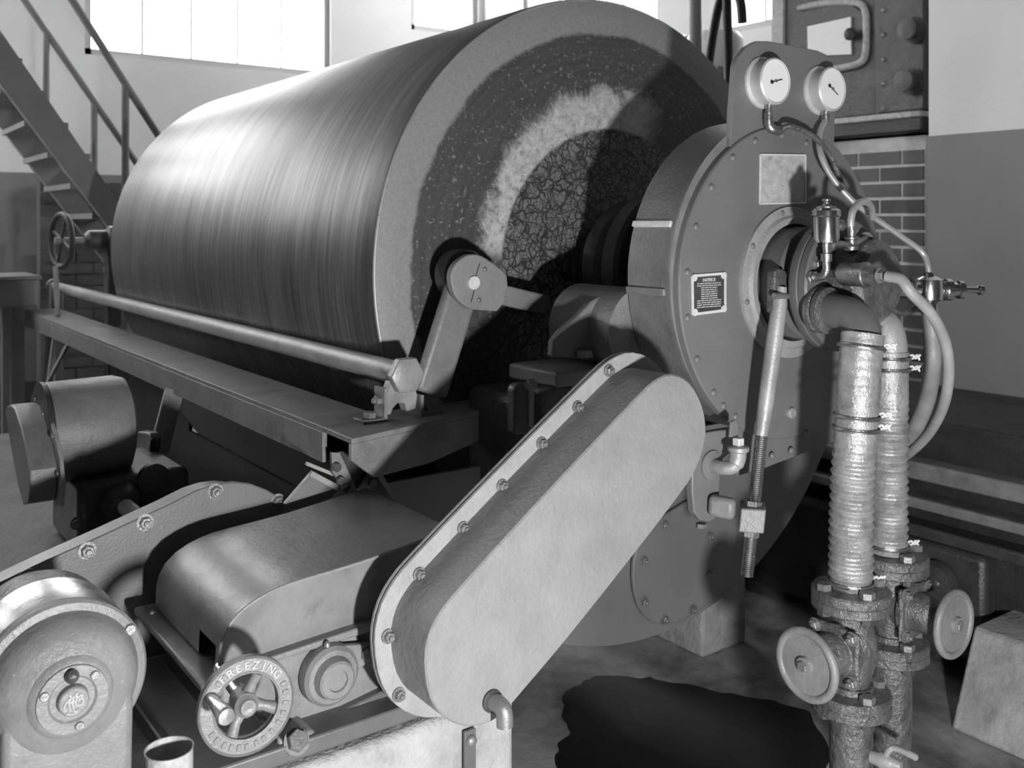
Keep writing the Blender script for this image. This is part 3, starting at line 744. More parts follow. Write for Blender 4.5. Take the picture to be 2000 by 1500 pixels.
sb = thing('swan_neck_valve', yp(1663, 480, 1.27) - V(0, 0, 0.03), 'little brass fitting under the swan-neck tube on the gland', 'fitting')
obj('collar', MB().lathe([(0.009, -0.02), (0.016, -0.016), (0.016, -0.008), (0.011, -0.006), (0.012, 0.006), (0.017, 0.008), (0.017, 0.012), (0.010, 0.014), (0.010, 0.035)], yp(1663, 474, 1.27), (0, 0, 1), 20), M['brass'], sb)
obj('side_arm', MB().tube(spline([yp(1625, 478, 1.265), yp(1645, 477, 1.267), yp(1665, 479, 1.27), yp(1692, 466, 1.28)]), 0.008, 12), M['brass'], sb)
place('nut', ME_NUT, sb, yp(1692, 466, 1.28), (1, 0.2, 0), 0.011)
tube_thing('drain_hose', [ge, ge + V(0.003, -0.03, -0.006), yp(1780, 572, 1.10), yp(1818, 612, 1.09), yp(1845, 665, 1.09), yp(1853, 725, 1.10), yp(1843, 790, 1.14), yp(1815, 845, 1.22), yp(1775, 885, 1.31), yp(1740, 905, 1.42)], 0.0115, M['rubber'], 'grey rubber hose curving down from the grease cylinder', 'hose')
tube_thing('lead_pipe', [yp(1816, 600, 1.28), yp(1820, 650, 1.28), yp(1821, 710, 1.28), yp(1812, 775, 1.33), yp(1793, 825, 1.38), yp(1770, 860, 1.44), yp(1745, 890, 1.52)], 0.020, M['rubber'], 'thick grey pipe hanging below the brass union at right', 'pipe')
un = thing('brass_union', FX - V(0, 0, 0.05), 'brass union cross on the tubes at the right edge', 'fitting')
k_ = 1.3
obj('body', MB().lathe([(r_ * k_, h_ * k_) for r_, h_ in ((0.012, -0.045), (0.016, -0.042), (0.016, -0.026), (0.012, -0.024), (0.024, -0.018), (0.026, 0), (0.024, 0.018), (0.012, 0.024), (0.010, 0.03))], FX, (0, 0, 1), 24), M['nickel'], un)
obj('arm', MB().lathe([(r_ * 1.2, h_ * 1.1) for r_, h_ in ((0.012, -0.085), (0.02, -0.08), (0.02, -0.055), (0.012, -0.052), (0.016, -0.03), (0.020, 0), (0.016, 0.03), (0.022, 0.034), (0.022, 0.046), (0.014, 0.05), (0.014, 0.062), (0.018, 0.064), (0.018, 0.074), (0.006, 0.08), (0.006, 0.11), (0.010, 0.112), (0.010, 0.12))], FX, (0.85, -0.52, -0.02), 20), M['nickel'], un)
obj('cross_pipe', MB().tube(spline([yp(1705, 538, 1.36), yp(1740, 545, 1.34), yp(1780, 556, 1.30), FX]), 0.009, 12), M['greasy'], un)
place('nut', ME_NUT, un, yp(1782, 556, 1.30), (1, -0.6, 0), 0.014); place('nut', ME_HEX, un, FX - V(0, 0, 0.06), (0, 0, 1), 0.018)
tube_thing('sagging_tube', [yp(1700, 590, 1.30), yp(1730, 600, 1.30), yp(1765, 612, 1.30), yp(1790, 600, 1.30), yp(1812, 578, 1.285)], 0.007, M['greasy'], 'thin dark tube sagging between gland and brass union', 'tube')

# ================================================================ adjusting rod
ro = thing('adjusting_rod', yp(1458, 1125, 1.385), 'long bright adjusting rod with threaded lower end and square block', 'rod')
pt, pm, pb, pe = yp(1527, 560, 1.37), yp(1487, 850, 1.385), yp(1470, 985, 1.385), yp(1459, 1125, 1.385)
obj('rod', MB().tube([pt, pt * 0.88 + pm * 0.12, pt * 0.6 + pm * 0.4, pt * 0.2 + pm * 0.8, pm], [0.011, 0.0165, 0.0185, 0.017, 0.0145], 24), M['worn'], ro)
N_ = 140
obj('thread', MB().tube([pm + (pe - pm) * (k / N_) for k in range(N_ + 1)], [0.0128 + 0.0008 * (k % 2) for k in range(N_ + 1)], 20), M['steel'], ro)
ax_ = (pe - pm).normalized(); bc = yp(1469, 1006, 1.385)
blk = MB(); u_ = Vector((0.75, 0.66, 0)).normalized(); w_ = Vector((0.66, -0.75, 0))
blk.prism([bc + ax_ * -0.022 + u_ * (0.034 * a_) + w_ * (0.026 * b_) for a_, b_ in ((-1, -1), (1, -1), (1, 1), (-1, 1))], ax_ * 0.05)
obj('block', blk, M['cast'], ro, 0.003)
for s_ in (-0.030, 0.030): place('lock_nut', ME_HEX, ro, bc + ax_ * (s_ if s_ > 0 else s_), ax_, 0.019)
hb = thing('link_bracket', yp(1400, 1020, 1.44), 'flat lug with link bar joined to the adjusting rod block', 'bracket')
lgp = [yp(px, py, 1.445) for px, py in ((1352, 880), (1380, 845), (1440, 835), (1445, 870), (1408, 900), (1404, 1000), (1398, 1014), (1385, 1020), (1368, 1016), (1356, 1000), (1352, 960))]
obj('lug', MB().prism(lgp, (0, 0.02, 0)), M['enamel'], hb, 0.003)
obj('link', MB().bar(yp(1385, 985, 1.44), yp(1436, 995, 1.39), 0.03, 0.045), M['cast'], hb, 0.01)
place('bolt', ME_HEX, hb, yp(1370, 1022, 1.45), (0, 0, -1), 0.012)
oc = thing('oil_elbow', yp(1420, 920, 1.42), 'chunky brass oil elbow with square plug beside the rod', 'elbow')
e0 = yp(1388, 908, 1.445)
obj('boss', MB().lathe([(0.032, 0), (0.032, 0.006), (0.018, 0.01)], e0, NY, 28), M['enamel'], oc)
obj('elbow', MB().tube(spline([e0, e0 + V(0.0, -0.03, 0), e0 + V(0.012, -0.05, 0.004), e0 + V(0.02, -0.056, 0.02), e0 + V(0.022, -0.058, 0.04)]), [0.015] * 20 + [0.018] * 13, 20), M['worn'], oc)
ep = e0 + V(0.022, -0.058, 0.036)
obj('bead', MB().lathe([(0.019, 0), (0.023, 0.003), (0.023, 0.011), (0.018, 0.014), (0.012, 0.014)], ep, (0, 0, 1), 28), M['worn'], oc)
obj('square_plug', MB().box(ep + V(-0.009, -0.009, 0.012), ep + V(0.009, 0.009, 0.03)), M['plate_rim'], oc, 0.002)
obj('flap', MB().prism([ep + V(-0.012, 0.012, 0.03), ep + V(0.014, 0.012, 0.03), ep + V(0.014, 0.012, 0.055), ep + V(0.004, 0.012, 0.066), ep + V(-0.008, 0.012, 0.062)], (0, 0.006, 0)), M['enamel'], oc, 0.001)

# ================================================================ chain guard (foreground)
YG = 1.33
gpx = [(830, 1302), (832, 1262), (845, 1221), (867, 1185), (889, 1159), (940, 1102), (1000, 1036), (1079, 950), (1180, 843), (1262, 757), (1283, 740), (1306, 730), (1332, 735), (1352, 751), (1370, 783), (1379, 818), (1380, 852), (1371, 890), (1355, 928), (1341, 950), (1290, 1018), (1235, 1089), (1165, 1178), (1095, 1265), (1050, 1318), (1010, 1365), (985, 1394), (955, 1414), (918, 1421), (885, 1414), (858, 1394), (838, 1358)]
front = [yp(px, py, YG) for px, py in gpx]
cg = thing('chain_guard', (1.05, 1.4, 0.63), 'large slanting grey chain guard with round ends and bolted flange', 'chain guard')
def loft(rings, caps=True):
    mb = MB(); n = len(rings[0]); mb.v = [Vector(p) for r in rings for p in r]
    for i in range(len(rings) - 1):
        for k in range(n): mb.f.append((i * n + k, i * n + (k + 1) % n, (i + 1) * n + (k + 1) % n, (i + 1) * n + k))
    if caps: mb.f.append(tuple(range(n))[::-1]); mb.f.append(tuple((len(rings) - 1) * n + k for k in range(n)))
    return mb
def shiftY(r, y): return [Vector((p.x, y, p.z)) for p in r]
sm_front = smooth_poly(front)
obj('box', loft([shiftY(offset_poly(sm_front, -0.003), YG), shiftY(sm_front, YG + 0.003), shiftY(sm_front, YG + 0.118)]), M['cover'], cg, 0, 30)
flo = offset_poly(sm_front, 0.030)
obj('flange', MB().prism(shiftY(flo, YG + 0.112), (0, 0.008, 0)), M['flange'], cg, 0.0015)
obj('back_flange', MB().prism(shiftY(flo, YG + 0.123), (0, 0.008, 0)), M['flange'], cg, 0.0015)
for px, py in ((1189, 724), (1128, 795), (1058, 866), (981, 949), (905, 1032), (819, 1122), (758, 1243), (779, 1357)):
    place('bolt', ME_NUT, cg, yp(px, py, YG + 0.110), NY, 0.0092, random.random())
hole = yp(960, 1368, YG)
obj('drain_boss', MB().lathe([(0.019, 0), (0.019, 0.004), (0.014, 0.005), (0.013, -0.002)], hole, NY, 24), M['black'], cg)
sp_ = hole + V(0.002, -0.012, 0.0)
obj('drain_spout', MB().tube(spline([hole + V(0, 0, 0.0), hole + V(0.002, -0.022, 0.0), hole + V(0.003, -0.032, -0.008), hole + V(0.003, -0.034, -0.03)]), 0.014, 20), M['bolt'], cg)
obj('side_stay', MB().bar(yp(917, 1425, 1.44), yp(917, 1540, 1.44), 0.024, 0.006, (0, 1, 0)), M['enamel_dark'], cg, 0.001)
place('bolt', ME_RIV, cg, yp(920, 1447, 1.436), NY, 0.011)

# ================================================================ concrete
pl = tag(obj('machine_plinth', MB().box((0.02, 1.45, 0), (1.066, 2.3, 0.58)), M['concrete'], None, 0.012), 'rough pale concrete plinth under the chain guard', 'plinth')
tag(obj('plinth_step', MB().prism([V(1.068, 1.62, 0), V(1.20, 1.62, 0), V(1.12, 1.62, 0.60), V(1.068, 1.62, 0.62)], (0, 0.5, 0)), M['concrete'], None, 0.01), 'sloping concrete step beside the plinth end', 'step')
tag(obj('foundation_block', MB().box((-0.9, 2.32, 0), (1.02, 4.4, 0.60)), M['ground'], None, 0.02), 'stained concrete foundation under the small gear motor', 'foundation')
pu = MB(); ppx = [(1095, 1385), (1105, 1355), (1135, 1330), (1190, 1318), (1260, 1325), (1330, 1340), (1420, 1352), (1520, 1372), (1600, 1400), (1640, 1520), (1500, 1640), (1250, 1640), (1120, 1560), (1075, 1500), (1105, 1450), (1112, 1410)]
pp = [zp(px, py, 0.0005) for px, py in ppx]
edge_ = smooth_poly([Vector((p.x, p.y, 0.0)) for p in pp], 2); rp = random.Random(5)
pu.prism(smooth_poly([p + Vector((rp.uniform(-1, 1), rp.uniform(-1, 1), 0)) * 0.014 for p in edge_], 1), (0, 0, 0.003))
tag(obj('oil_puddle', pu, M['oil']), 'black oil puddle on the concrete floor', 'puddle')

# ================================================================ speed gear under its sheet cover
YC, YB = 1.55, 1.90
cpx = [(428, 1318), (430, 1270), (436, 1245), (450, 1218), (472, 1193), (500, 1172), (528, 1156), (555, 1144), (595, 1131), (636, 1119), (720, 1093), (804, 1062), (884, 1033), (884, 1165)]
cf = [yp(px, py, YC) for px, py in cpx]
sg = thing('speed_gear', (0.8, 1.7, 0.58), 'variable speed gear on a cast bed under a rounded sheet cover', 'gearbox')
cm = MB(); n = len(cf); ys = [YC, YC + 0.02, YC + 0.10, YB]
for y in ys: cm.v += shiftY(cf, y)
for i in range(3):
    for k in range(n - 1):
        if i == 1 and k == 0: continue                              # the open slot in the rounded end
        cm.f.append((i * n + k, i * n + k + 1, (i + 1) * n + k + 1, (i + 1) * n + k))
cm.f.append(tuple(range(n))[::-1]); cm.f.append(tuple(3 * n + k for k in range(n)))
cover = obj('cover', cm, M['sheet'], sg, 0, 30)
ed = MB()
ed.tube(spline([p + V(0, -0.001, 0) for p in cf[:-1]], 4), 0.003, 8)
obj('cover_edge', ed, M['cover'], cover)
flg = MB(); base_z = cf[0].z
flg.prism([V(cf[0].x - 0.032, YC - 0.012, cf[0].z - 0.018), V(cf[0].x - 0.032, YB + 0.03, cf[0].z - 0.018), V(cf[0].x + 0.03, YB + 0.03, cf[0].z - 0.018), V(cf[0].x + 0.03, YC - 0.012, cf[0].z - 0.018)], (0, 0, 0.014))
obj('cover_flange', flg, M['sheet'], cover, 0.004)
place('screw', ME_RIV, cover, V(cf[0].x - 0.012, YB - 0.02, cf[0].z - 0.004), (0, 0, 1), 0.006)
bedp = [yp(px, py, YC - 0.012) for px, py in ((432, 1335), (510, 1292), (708, 1224), (890, 1168), (890, 1340), (745, 1362), (590, 1428), (548, 1440), (545, 1400), (500, 1380), (432, 1390))]
obj('bed', MB().prism(bedp, (0, 0.36, 0)), M['cast'], sg, 0.006)
lip = [yp(px, py, YC - 0.022) for px, py in ((510, 1290), (720, 1220), (890, 1164), (890, 1178), (720, 1236), (510, 1302))]
obj('bed_lip', MB().prism(lip, (0, 0.03, 0)), M['cast'], sg, 0.003)
rail = [yp(px, py, YC - 0.03) for px, py in ((590, 1428), (745, 1352), (880, 1290), (880, 1330), (745, 1386), (640, 1440), (640, 1465), (590, 1480))]
obj('rail', MB().prism(rail, (0, 0.30, 0)), M['enamel_dark'], sg, 0.004)
foot = [yp(px, py, YC - 0.07) for px, py in ((545, 1440), (560, 1452), (610, 1425), (640, 1450), (642, 1468), (560, 1500), (545, 1500))]
obj('foot', MB().prism(foot, (0, 0.12, 0)), M['cast'], sg, 0.006)
fbp = yp(578, 1450, YC - 0.075)
obj('washer', MB().lathe([(0.021, 0), (0.021, 0.005)], fbp, (-0.1, -0.8, 0.6), 24), M['cast'], sg)
place('foot_bolt', ME_HEX, sg, fbp + V(0, -0.004, 0.003), (-0.1, -0.8, 0.6), 0.017)
obj('lower_sill', MB().box((0.47, 1.47, 0.582), (1.06, 1.92, 0.612)), M['enamel_dark'], sg, 0.004)
obj('inner_frame', MB().box((0.56, 1.60, 0.60), (0.98, 1.88, 0.70)), M['black'], sg)
# bearing on the bed
bc0 = yp(636, 1310, YC - 0.012)
bl = MB(); bl.lathe([(0.050, 0.0), (0.052, 0.010), (0.050, 0.024), (0.044, 0.030), (0.036, 0.031), (0.032, 0.046), (0.028, 0.049), (0.018, 0.049), (0.017, 0.045), (0.0, 0.045)], bc0, NY, 48)
bea = obj('bearing_cap', bl, M['cast'], sg)
obj('bearing_top', MB().lathe([(0.046, 0), (0.046, 0.05)], bc0 + V(0, 0.012, 0.012), (0, 1, 0), 36), M['cast_dark'], sg)
obj('ear', MB().prism([bc0 + V(0.02, -0.008, 0.045), bc0 + V(0.075, -0.008, 0.035), bc0 + V(0.083, -0.008, 0.025), bc0 + V(0.078, -0.008, 0.005), bc0 + V(0.04, -0.008, -0.01)], (0, -0.014, 0)), M['cast'], bea, 0.003)
place('bolt', ME_HEX, bea, bc0 + V(0.066, -0.02, 0.02), NY, 0.011)
place('oiler', ME_RIV, bea, bc0 + V(-0.006, -0.018, 0.05), (0, 0, 1), (0.006, 0.006, 0.012))
place('bolt', ME_HEXD, bea, bc0 + V(0.05, 0.03, 0.055), (0, 0, 1), 0.014); place('bolt', ME_HEXD, bea, bc0 + V(-0.03, 0.03, 0.055), (0, 0, 1), 0.012)

# handwheel with cast lettering
hw = thing('lettered_handwheel', (0.535, 1.43, 0.65), 'cast handwheel with raised lettering and crank grip before the speed gear', 'handwheel')
HC = V(0.535, 1.40, 0.733); HN = V(-0.10, -1, 0.05).normalized()
hu = Vector((1, 0, 0)); hu = (hu - HN * hu.dot(HN)).normalized(); hv = hu.cross(HN) * -1
if hv.z < 0: hv = -hv
def hpt(r, a, d=0): return HC + (hu * math.cos(a) + hv * math.sin(a)) * r + HN * d
rm = MB(); rm.lathe([(0.046, -0.006), (0.0485, 0.004), (0.0675, 0.004), (0.0695, 0.0065), (0.0715, 0.004), (0.0715, -0.008), (0.046, -0.008), (0.046, -0.006)], HC, HN, 72, close=False)
obj('rim', rm, M['cast'], hw); rimo = C.objects[-1] if False else None
obj('rim_bead', MB().ring(HC + HN * 0.004, HN, 0.0485, 0.0018, 64, 8), M['cast'], hw)
for a in (-2.05, -0.35, 1.15):
    obj('spoke', MB().tube([hpt(0.010, a, -0.012), hpt(0.03, a, -0.010), hpt(0.048, a, -0.004)], [0.011, 0.0075, 0.0095], 14), M['cast'], hw)
obj('hub', MB().lathe([(0.018, -0.03), (0.018, 0.002), (0.013, 0.006), (0.011, 0.012), (0.003, 0.012), (0.0, 0.010)], HC, HN, 28), M['cast'], hw)
obj('spindle', MB().cyl(HC - HN * 0.02, HC - HN * 0.16, 0.010, 16), M['steel'], hw)
gp = hpt(0.060, 2.70, 0.0); GD = V(0.02, -1, -0.02)
obj('crank_grip', MB().lathe([(0.007, 0), (0.007, 0.006), (0.0085, 0.015), (0.011, 0.045), (0.0125, 0.066), (0.0115, 0.07), (0.0, 0.071)], gp, GD, 24), M['steel'], hw)
def letters(txt, amid, step, r, flip=False):
    for i, ch in enumerate(txt):
        if ch == ' ': continue
        a = amid - (i - (len(txt) - 1) / 2) * step if not flip else amid + (i - (len(txt) - 1) / 2) * step
        up = (hu * math.cos(a) + hv * math.sin(a)) * (1 if not flip else -1)
        right = hu * math.sin(a) - hv * math.cos(a)
        if flip: right = -right
        place_text('letter', text_mesh(ch, 0.016, M['plate_pale'], 0.0012), hw, hpt(r, a, 0.0045), right, up)
letters('FREEZING', 1.45, 0.22, 0.0585)
# the remaining cast marks are too worn to read: plain raised pads
for a in (2.35, 2.15, 0.35, 0.12, -0.15, -0.4, -0.65, -0.9, -1.15, -1.35, -1.6, -1.8, -2.0, -2.2, -2.45, -2.65):
    p0 = hpt(0.054, a, 0.0048); p1 = hpt(0.0635, a, 0.0048)
    obj('worn_mark', MB().bar(p0, p1, 0.006, 0.0022, HN), M['cast'], hw, 0.001)

# ================================================================ motor with round badge
MX, MZ = 0.302, 0.795
mo = thing('electric_motor', (MX, 1.65, 0.58), 'grey electric motor with round badge on its end bell', 'motor')
obj('body', MB().lathe([(0.06, 1.73), (0.095, 1.715), (0.106, 1.68), (0.108, 1.60)], (MX, 0, MZ), (0, 1, 0), 64), M['cast_dark'], mo)
obj('band', MB().lathe([(0.108, 1.62), (0.1125, 1.615), (0.1125, 1.515), (0.110, 1.51)], (MX, 0, MZ), (0, 1, 0), 80), M['band'], mo)
bell = MB(); bell.lathe([(0.1115, 1.515), (0.115, 1.510), (0.1155, 1.496), (0.112, 1.492), (0.102, 1.490), (0.098, 1.478), (0.090, 1.462), (0.074, 1.450), (0.058, 1.446), (0.055, 1.444), (0.0, 1.444)], (MX, 0, MZ), (0, 1, 0), 80)
be = obj('end_bell', bell, M['cast'], mo)
# squared lower half of the end bell
sk = [V(MX - 0.085, 1.455, MZ + 0.0), V(MX - 0.085, 1.455, 0.60), V(MX + 0.085, 1.455, 0.60), V(MX + 0.088, 1.455, MZ - 0.04), V(MX + 0.084, 1.455, MZ + 0.0)]
obj('bell_skirt', MB().prism(sk, (0, 0.06, 0)), M['cast'], mo, 0.012, seg=3)
obj('feet', MB().box((MX - 0.11, 1.52, 0.58), (MX + 0.11, 1.70, 0.605)), M['cast_dark'], mo, 0.005)
bx_ = MB(); bx_.lathe([(0.056, 1.449), (0.056, 1.444), (0.050, 1.438), (0.047, 1.437), (0.046, 1.434), (0.032, 1.434), (0.029, 1.437), (0.021, 1.437), (0.020, 1.428), (0.018, 1.426), (0.0, 1.426)], (MX, 0, MZ), (0, 1, 0), 72)
cap = obj('badge_cap', bx_, M['cast'], mo)
for a in (0.75, 2.75, -1.35): place('screw', ME_SCR, cap, (MX + 0.039 * math.cos(a), 1.434, MZ + 0.039 * math.sin(a)), NY, 0.0062, random.random() * 3)
for a in (0.55,): place('screw', ME_SCR, be, (MX + 0.106 * math.cos(a), 1.491, MZ + 0.106 * math.sin(a)), NY, 0.008, 0.5)
obj('oil_cup', MB().lathe([(0.007, 0), (0.009, 0.006), (0.009, 0.012), (0.006, 0.018), (0, 0.02)], (MX - 0.002, 1.436, MZ + 0.029), (0, -0.8, 0.6), 18), M['cast_dark'], cap)
def stroke(pts, r=0.0014): return spline([V(MX + x * 0.00112, 1.4252, MZ + z * 0.00112) for x, z in pts], 6), r
mg = MB()
for pts in ([(-9, -9), (-12, -4), (-9, 2), (-5, 4), (-4, 8), (-6, 10)], [(-6, 6), (-6, -2), (-5, -10)], [(-1, 8), (-2, 0), (-1, -8)], [(-6, 0), (-3, 1), (0, 2)], [(4, 11), (2, 8), (4, 5), (8, 7), (9, 4)], [(4, 5), (1, 0), (4, -5), (9, -4), (10, 1), (7, 3), (5, 0)], [(-9, -12), (-2, -14), (4, -12)], [(-1, -9), (2, -12), (5, -10)]):
    p_, r_ = stroke(pts); mg.tube(p_, r_, 6)
obj('monogram', mg, M['plate_pale'], cap)

# belt guard plate behind the motor
bgp = thing('belt_guard', (0.4, 2.03, 0.58), 'long flat belt guard plate sloping behind motor and speed gear', 'belt guard')
sp = [yp(px, py, 2.0) for px, py in ((-120, 1195), (0, 1138), (85, 1097), (200, 1045), (330, 985), (385, 957), (420, 946), (455, 941), (490, 945), (522, 957), (550, 974), (572, 997), (585, 1030), (585, 1085), (560, 1130), (500, 1180), (300, 1290), (-120, 1480))]
obj('plate', MB().prism(sp, (0, 0.012, 0)), M['enamel'], bgp, 0.003)
obj('rear_shell', MB().prism(offset_poly([p + V(0, 0.012, 0) for p in sp], -0.02), (0, 0.10, 0)), M['enamel_dark'], bgp, 0.003)
for px, py in ((55, 1128), (170, 1075), (283, 1020), (420, 960), (542, 979)):
    place('bolt', ME_NUT, bgp, yp(px, py, 2.0), NY, 0.0125, random.random())
tag(obj('paint_can', MB().lathe([(0.001, 0.58), (0.034, 0.58), (0.035, 0.585), (0.035, 0.648), (0.0365, 0.652), (0.034, 0.652), (0.033, 0.59), (0.0, 0.589)], (0.452, 1.50, 0), (0, 0, 1), 40), M['plate_pale']), 'small open tin can between motor and handwheel', 'can')

# ================================================================ small gear motor hung behind
gm = thing('gear_motor', (0.66, 2.9, 0.60), 'small geared motor with round guard on the foundation at left', 'gear motor')
XG = 0.44
# guard: a rounded D in the Y-Z plane, axis X, with bolted flange
gpts = [xp(px, py, XG) for px, py in ((10, 803), (13, 793), (20, 790), (28, 797), (40, 833), (50, 875), (57, 920), (58, 955), (55, 984), (45, 986), (34, 945), (20, 870))]
obj('guard', MB().prism(gpts, (0.062, 0, 0)), M['cast'], gm, 0.004)
fpts = [xp(px, py, XG + 0.062) for px, py in ((60, 790), (62, 772), (68, 765), (76, 772), (92, 805), (106, 848), (116, 895), (121, 945), (118, 990), (108, 990), (84, 900))]
obj('guard_flange', MB().prism(fpts, (0.009, 0, 0)), M['flange'], gm, 0.002)
for px, py in ((70, 782), (86, 812), (103, 852), (113, 925)): place('bolt', ME_RIV, gm, xp(px, py, XG + 0.06), (-1, 0, 0), 0.007)
obj('motor_barrel', MB().lathe([(0.115, 0.0), (0.13, 0.004), (0.132, 0.012), (0.132, 0.17), (0.124, 0.195), (0.10, 0.205)], (0.512, 2.75, 0.903), (1, 0.0, 0.02), 56), M['cast'], gm)
obj('end_ring', MB().lathe([(0.125, -0.012), (0.134, -0.010), (0.134, 0.0), (0.125, 0.002)], (0.512, 2.75, 0.903), (1, 0.0, 0.02), 48), M['black'], gm)
obj('gear_case', MB().box((0.56, 2.60, 0.605), (0.84, 2.92, 0.80)), M['cast_dark'], gm, 0.02)
obj('gear_boss', MB().lathe([(0.05, 0), (0.05, 0.02), (0.036, 0.05), (0.026, 0.055)], (0.66, 2.60, 0.735), NY, 32), M['cast_dark'], gm)
obj('yoke', MB().prism([xp(px, py, 0.80) for px, py in ((255, 850), (270, 842), (290, 845), (295, 860), (290, 905), (265, 905), (258, 880))], (0.03, 0, 0)), M['cast_dark'], gm, 0.006)
obj('output_shaft', MB().cyl((0.66, 2.56, 0.735), (0.66, 2.02, 0.748), 0.020, 24), M['plate_rim'], gm)
for px, py in ((150, 1022), (163, 1005)): place('foot_bolt', ME_NUT, gm, yp(px, py, 2.62), NY, 0.012)
obj('hanger_lug', MB().lathe([(0.035, 0), (0.04, 0.01), (0.04, 0.03), (0.02, 0.035)], yp(295, 932, 2.62), NY, 24), M['cast_dark'], gm)

# ================================================================ channel frame beside the drum
fr = thing('steel_channel', (1.03, 3.6, 0.90), 'worn steel channel running along the drum with end gusset and struts', 'channel')
BZ = 1.0; CH = 0.08
X0, X1 = 0.93, 1.095
bm1 = MB(); bm1.box((X0, 1.98, BZ - 0.012), (X1, 5.55, BZ)); obj('top_flange', bm1, M['beam'], fr, 0.002)
obj('web', MB().box((X0, 1.98, BZ - CH), (X0 + 0.012, 5.55, BZ - 0.012)), M['beam'], fr, 0.002)
obj('inner_web', MB().box((X1 - 0.03, 2.0, BZ - CH), (X1 - 0.018, 5.5, BZ - 0.012)), M['black'], fr)
ct = [zp(px, py, BZ) for px, py in ((687, 857), (991, 790), (955, 778), (1006, 768), (860, 790))]
top = [Vector((X0, 1.98, BZ)), ct[0], ct[1], ct[2], ct[3], Vector((1.62, 2.06, BZ)), Vector((X1 + 0.02, 2.06, BZ)), Vector((X1, 1.98, BZ))]
obj('gusset_top', MB().prism(top, (0, 0, -0.012)), M['beam'], fr, 0.002)
a_, b_ = ct[0] + V(0, 0, -0.012), ct[1] + V(0, 0, -0.012); d_ = (b_ - a_)
gf = [a_, a_ + V(0, 0, -0.034), a_ + d_ * 0.13 + V(0, 0, -0.082), a_ + d_ * 0.45 + V(0, 0, -0.082), a_ + d_ * 0.95 + V(0, 0, -0.05), b_]
obj('gusset_face', MB().prism(gf, Vector((-d_.y, d_.x, 0)).normalized() * 0.01), M['beam'], fr, 0.001)
for y_, bot in ((3.05, yp(302, 915, 2.95)), ):
    obj('strut', MB().bar(V(X0 + 0.005, y_, BZ - CH + 0.01), bot, 0.058, 0.012, (0, 1, 0)), M['flange'], fr, 0.001)  # pale paint stands in for light falling on this strut
obj('strut', MB().bar(V(X0 + 0.02, 4.6, BZ - CH), V(0.72, 4.3, 0.62), 0.06, 0.012, (1, 0.3, 0)), M['cast'], fr, 0.001)
obj('strut', MB().bar(V(X0 + 0.02, 4.9, BZ - CH), V(0.80, 4.35, 0.62), 0.04, 0.012, (1, 0.3, 0)), M['cast'], fr, 0.001)
obj('post', MB().cyl(V(X0 + 0.05, 5.2, 0), V(X0 + 0.05, 5.2, BZ - CH), 0.035, 20), M['cast'], fr)
# bolted support bracket below the gusset corner
bk = MB()
obj('bracket_strip', MB().prism([yp(px, py, 1.93) for px, py in ((648, 884), (664, 884), (700, 962), (682, 970), (650, 924))], (0, 0.01, 0)), M['cast'], fr, 0.001)
obj('bracket_web', MB().prism([yp(px, py, 1.945) for px, py in ((662, 882), (690, 880), (728, 924), (699, 966))], (0, 0.01, 0)), M['black'], fr, 0.001)
obj('bracket_strip', MB().prism([yp(px, py, 1.93) for px, py in ((697, 963), (722, 926), (730, 932), (724, 955), (708, 972))], (0, 0.01, 0)), M['cast'], fr, 0.001)
obj('cleat', MB().prism([yp(px, py, 1.96) for px, py in ((556, 985), (608, 925), (662, 955), (610, 1010))], (0, 0.012, 0)), M['enamel'], fr, 0.001)
obj('cleat_edge', MB().bar(yp(606, 924, 1.955), yp(660, 953, 1.955), 0.01, 0.012), M['flange'], fr, 0.001)
obj('cleat_edge', MB().bar(yp(598, 905, 1.955), yp(660, 930, 1.955), 0.01, 0.008), M['flange'], fr, 0.001)
obj('bracket_bar', MB().bar(yp(735, 920, 1.92), yp(768, 972, 1.92), 0.012, 0.012), M['beam'], fr, 0.001)
for px, py in ((656, 912), (664, 938), (674, 952), (726, 942)): place('bolt', ME_HEXD, fr, yp(px, py, 1.925), NY, 0.0105)
for px, py in ((292, 692), (510, 774)): place('bolt_hole', ME_RIV, fr, zp(px, py, BZ), (0, 0, 1), (0.006, 0.006, 0.001))

tag(obj('drum_skirt', MB().prism([V(1.13, 2.5, 0), V(1.13, 4.62, 0), V(1.13, 4.62, 0.90), V(1.13, 3.515, 0.90), V(1.13, 3.515, 0.70), V(1.13, 2.5, 0.70)], (0.012, 0, 0)), M['black']), 'black sheet skirt standing under the drum beside the tray', 'skirt')  # black sheet added where only deep shade lies under the drum
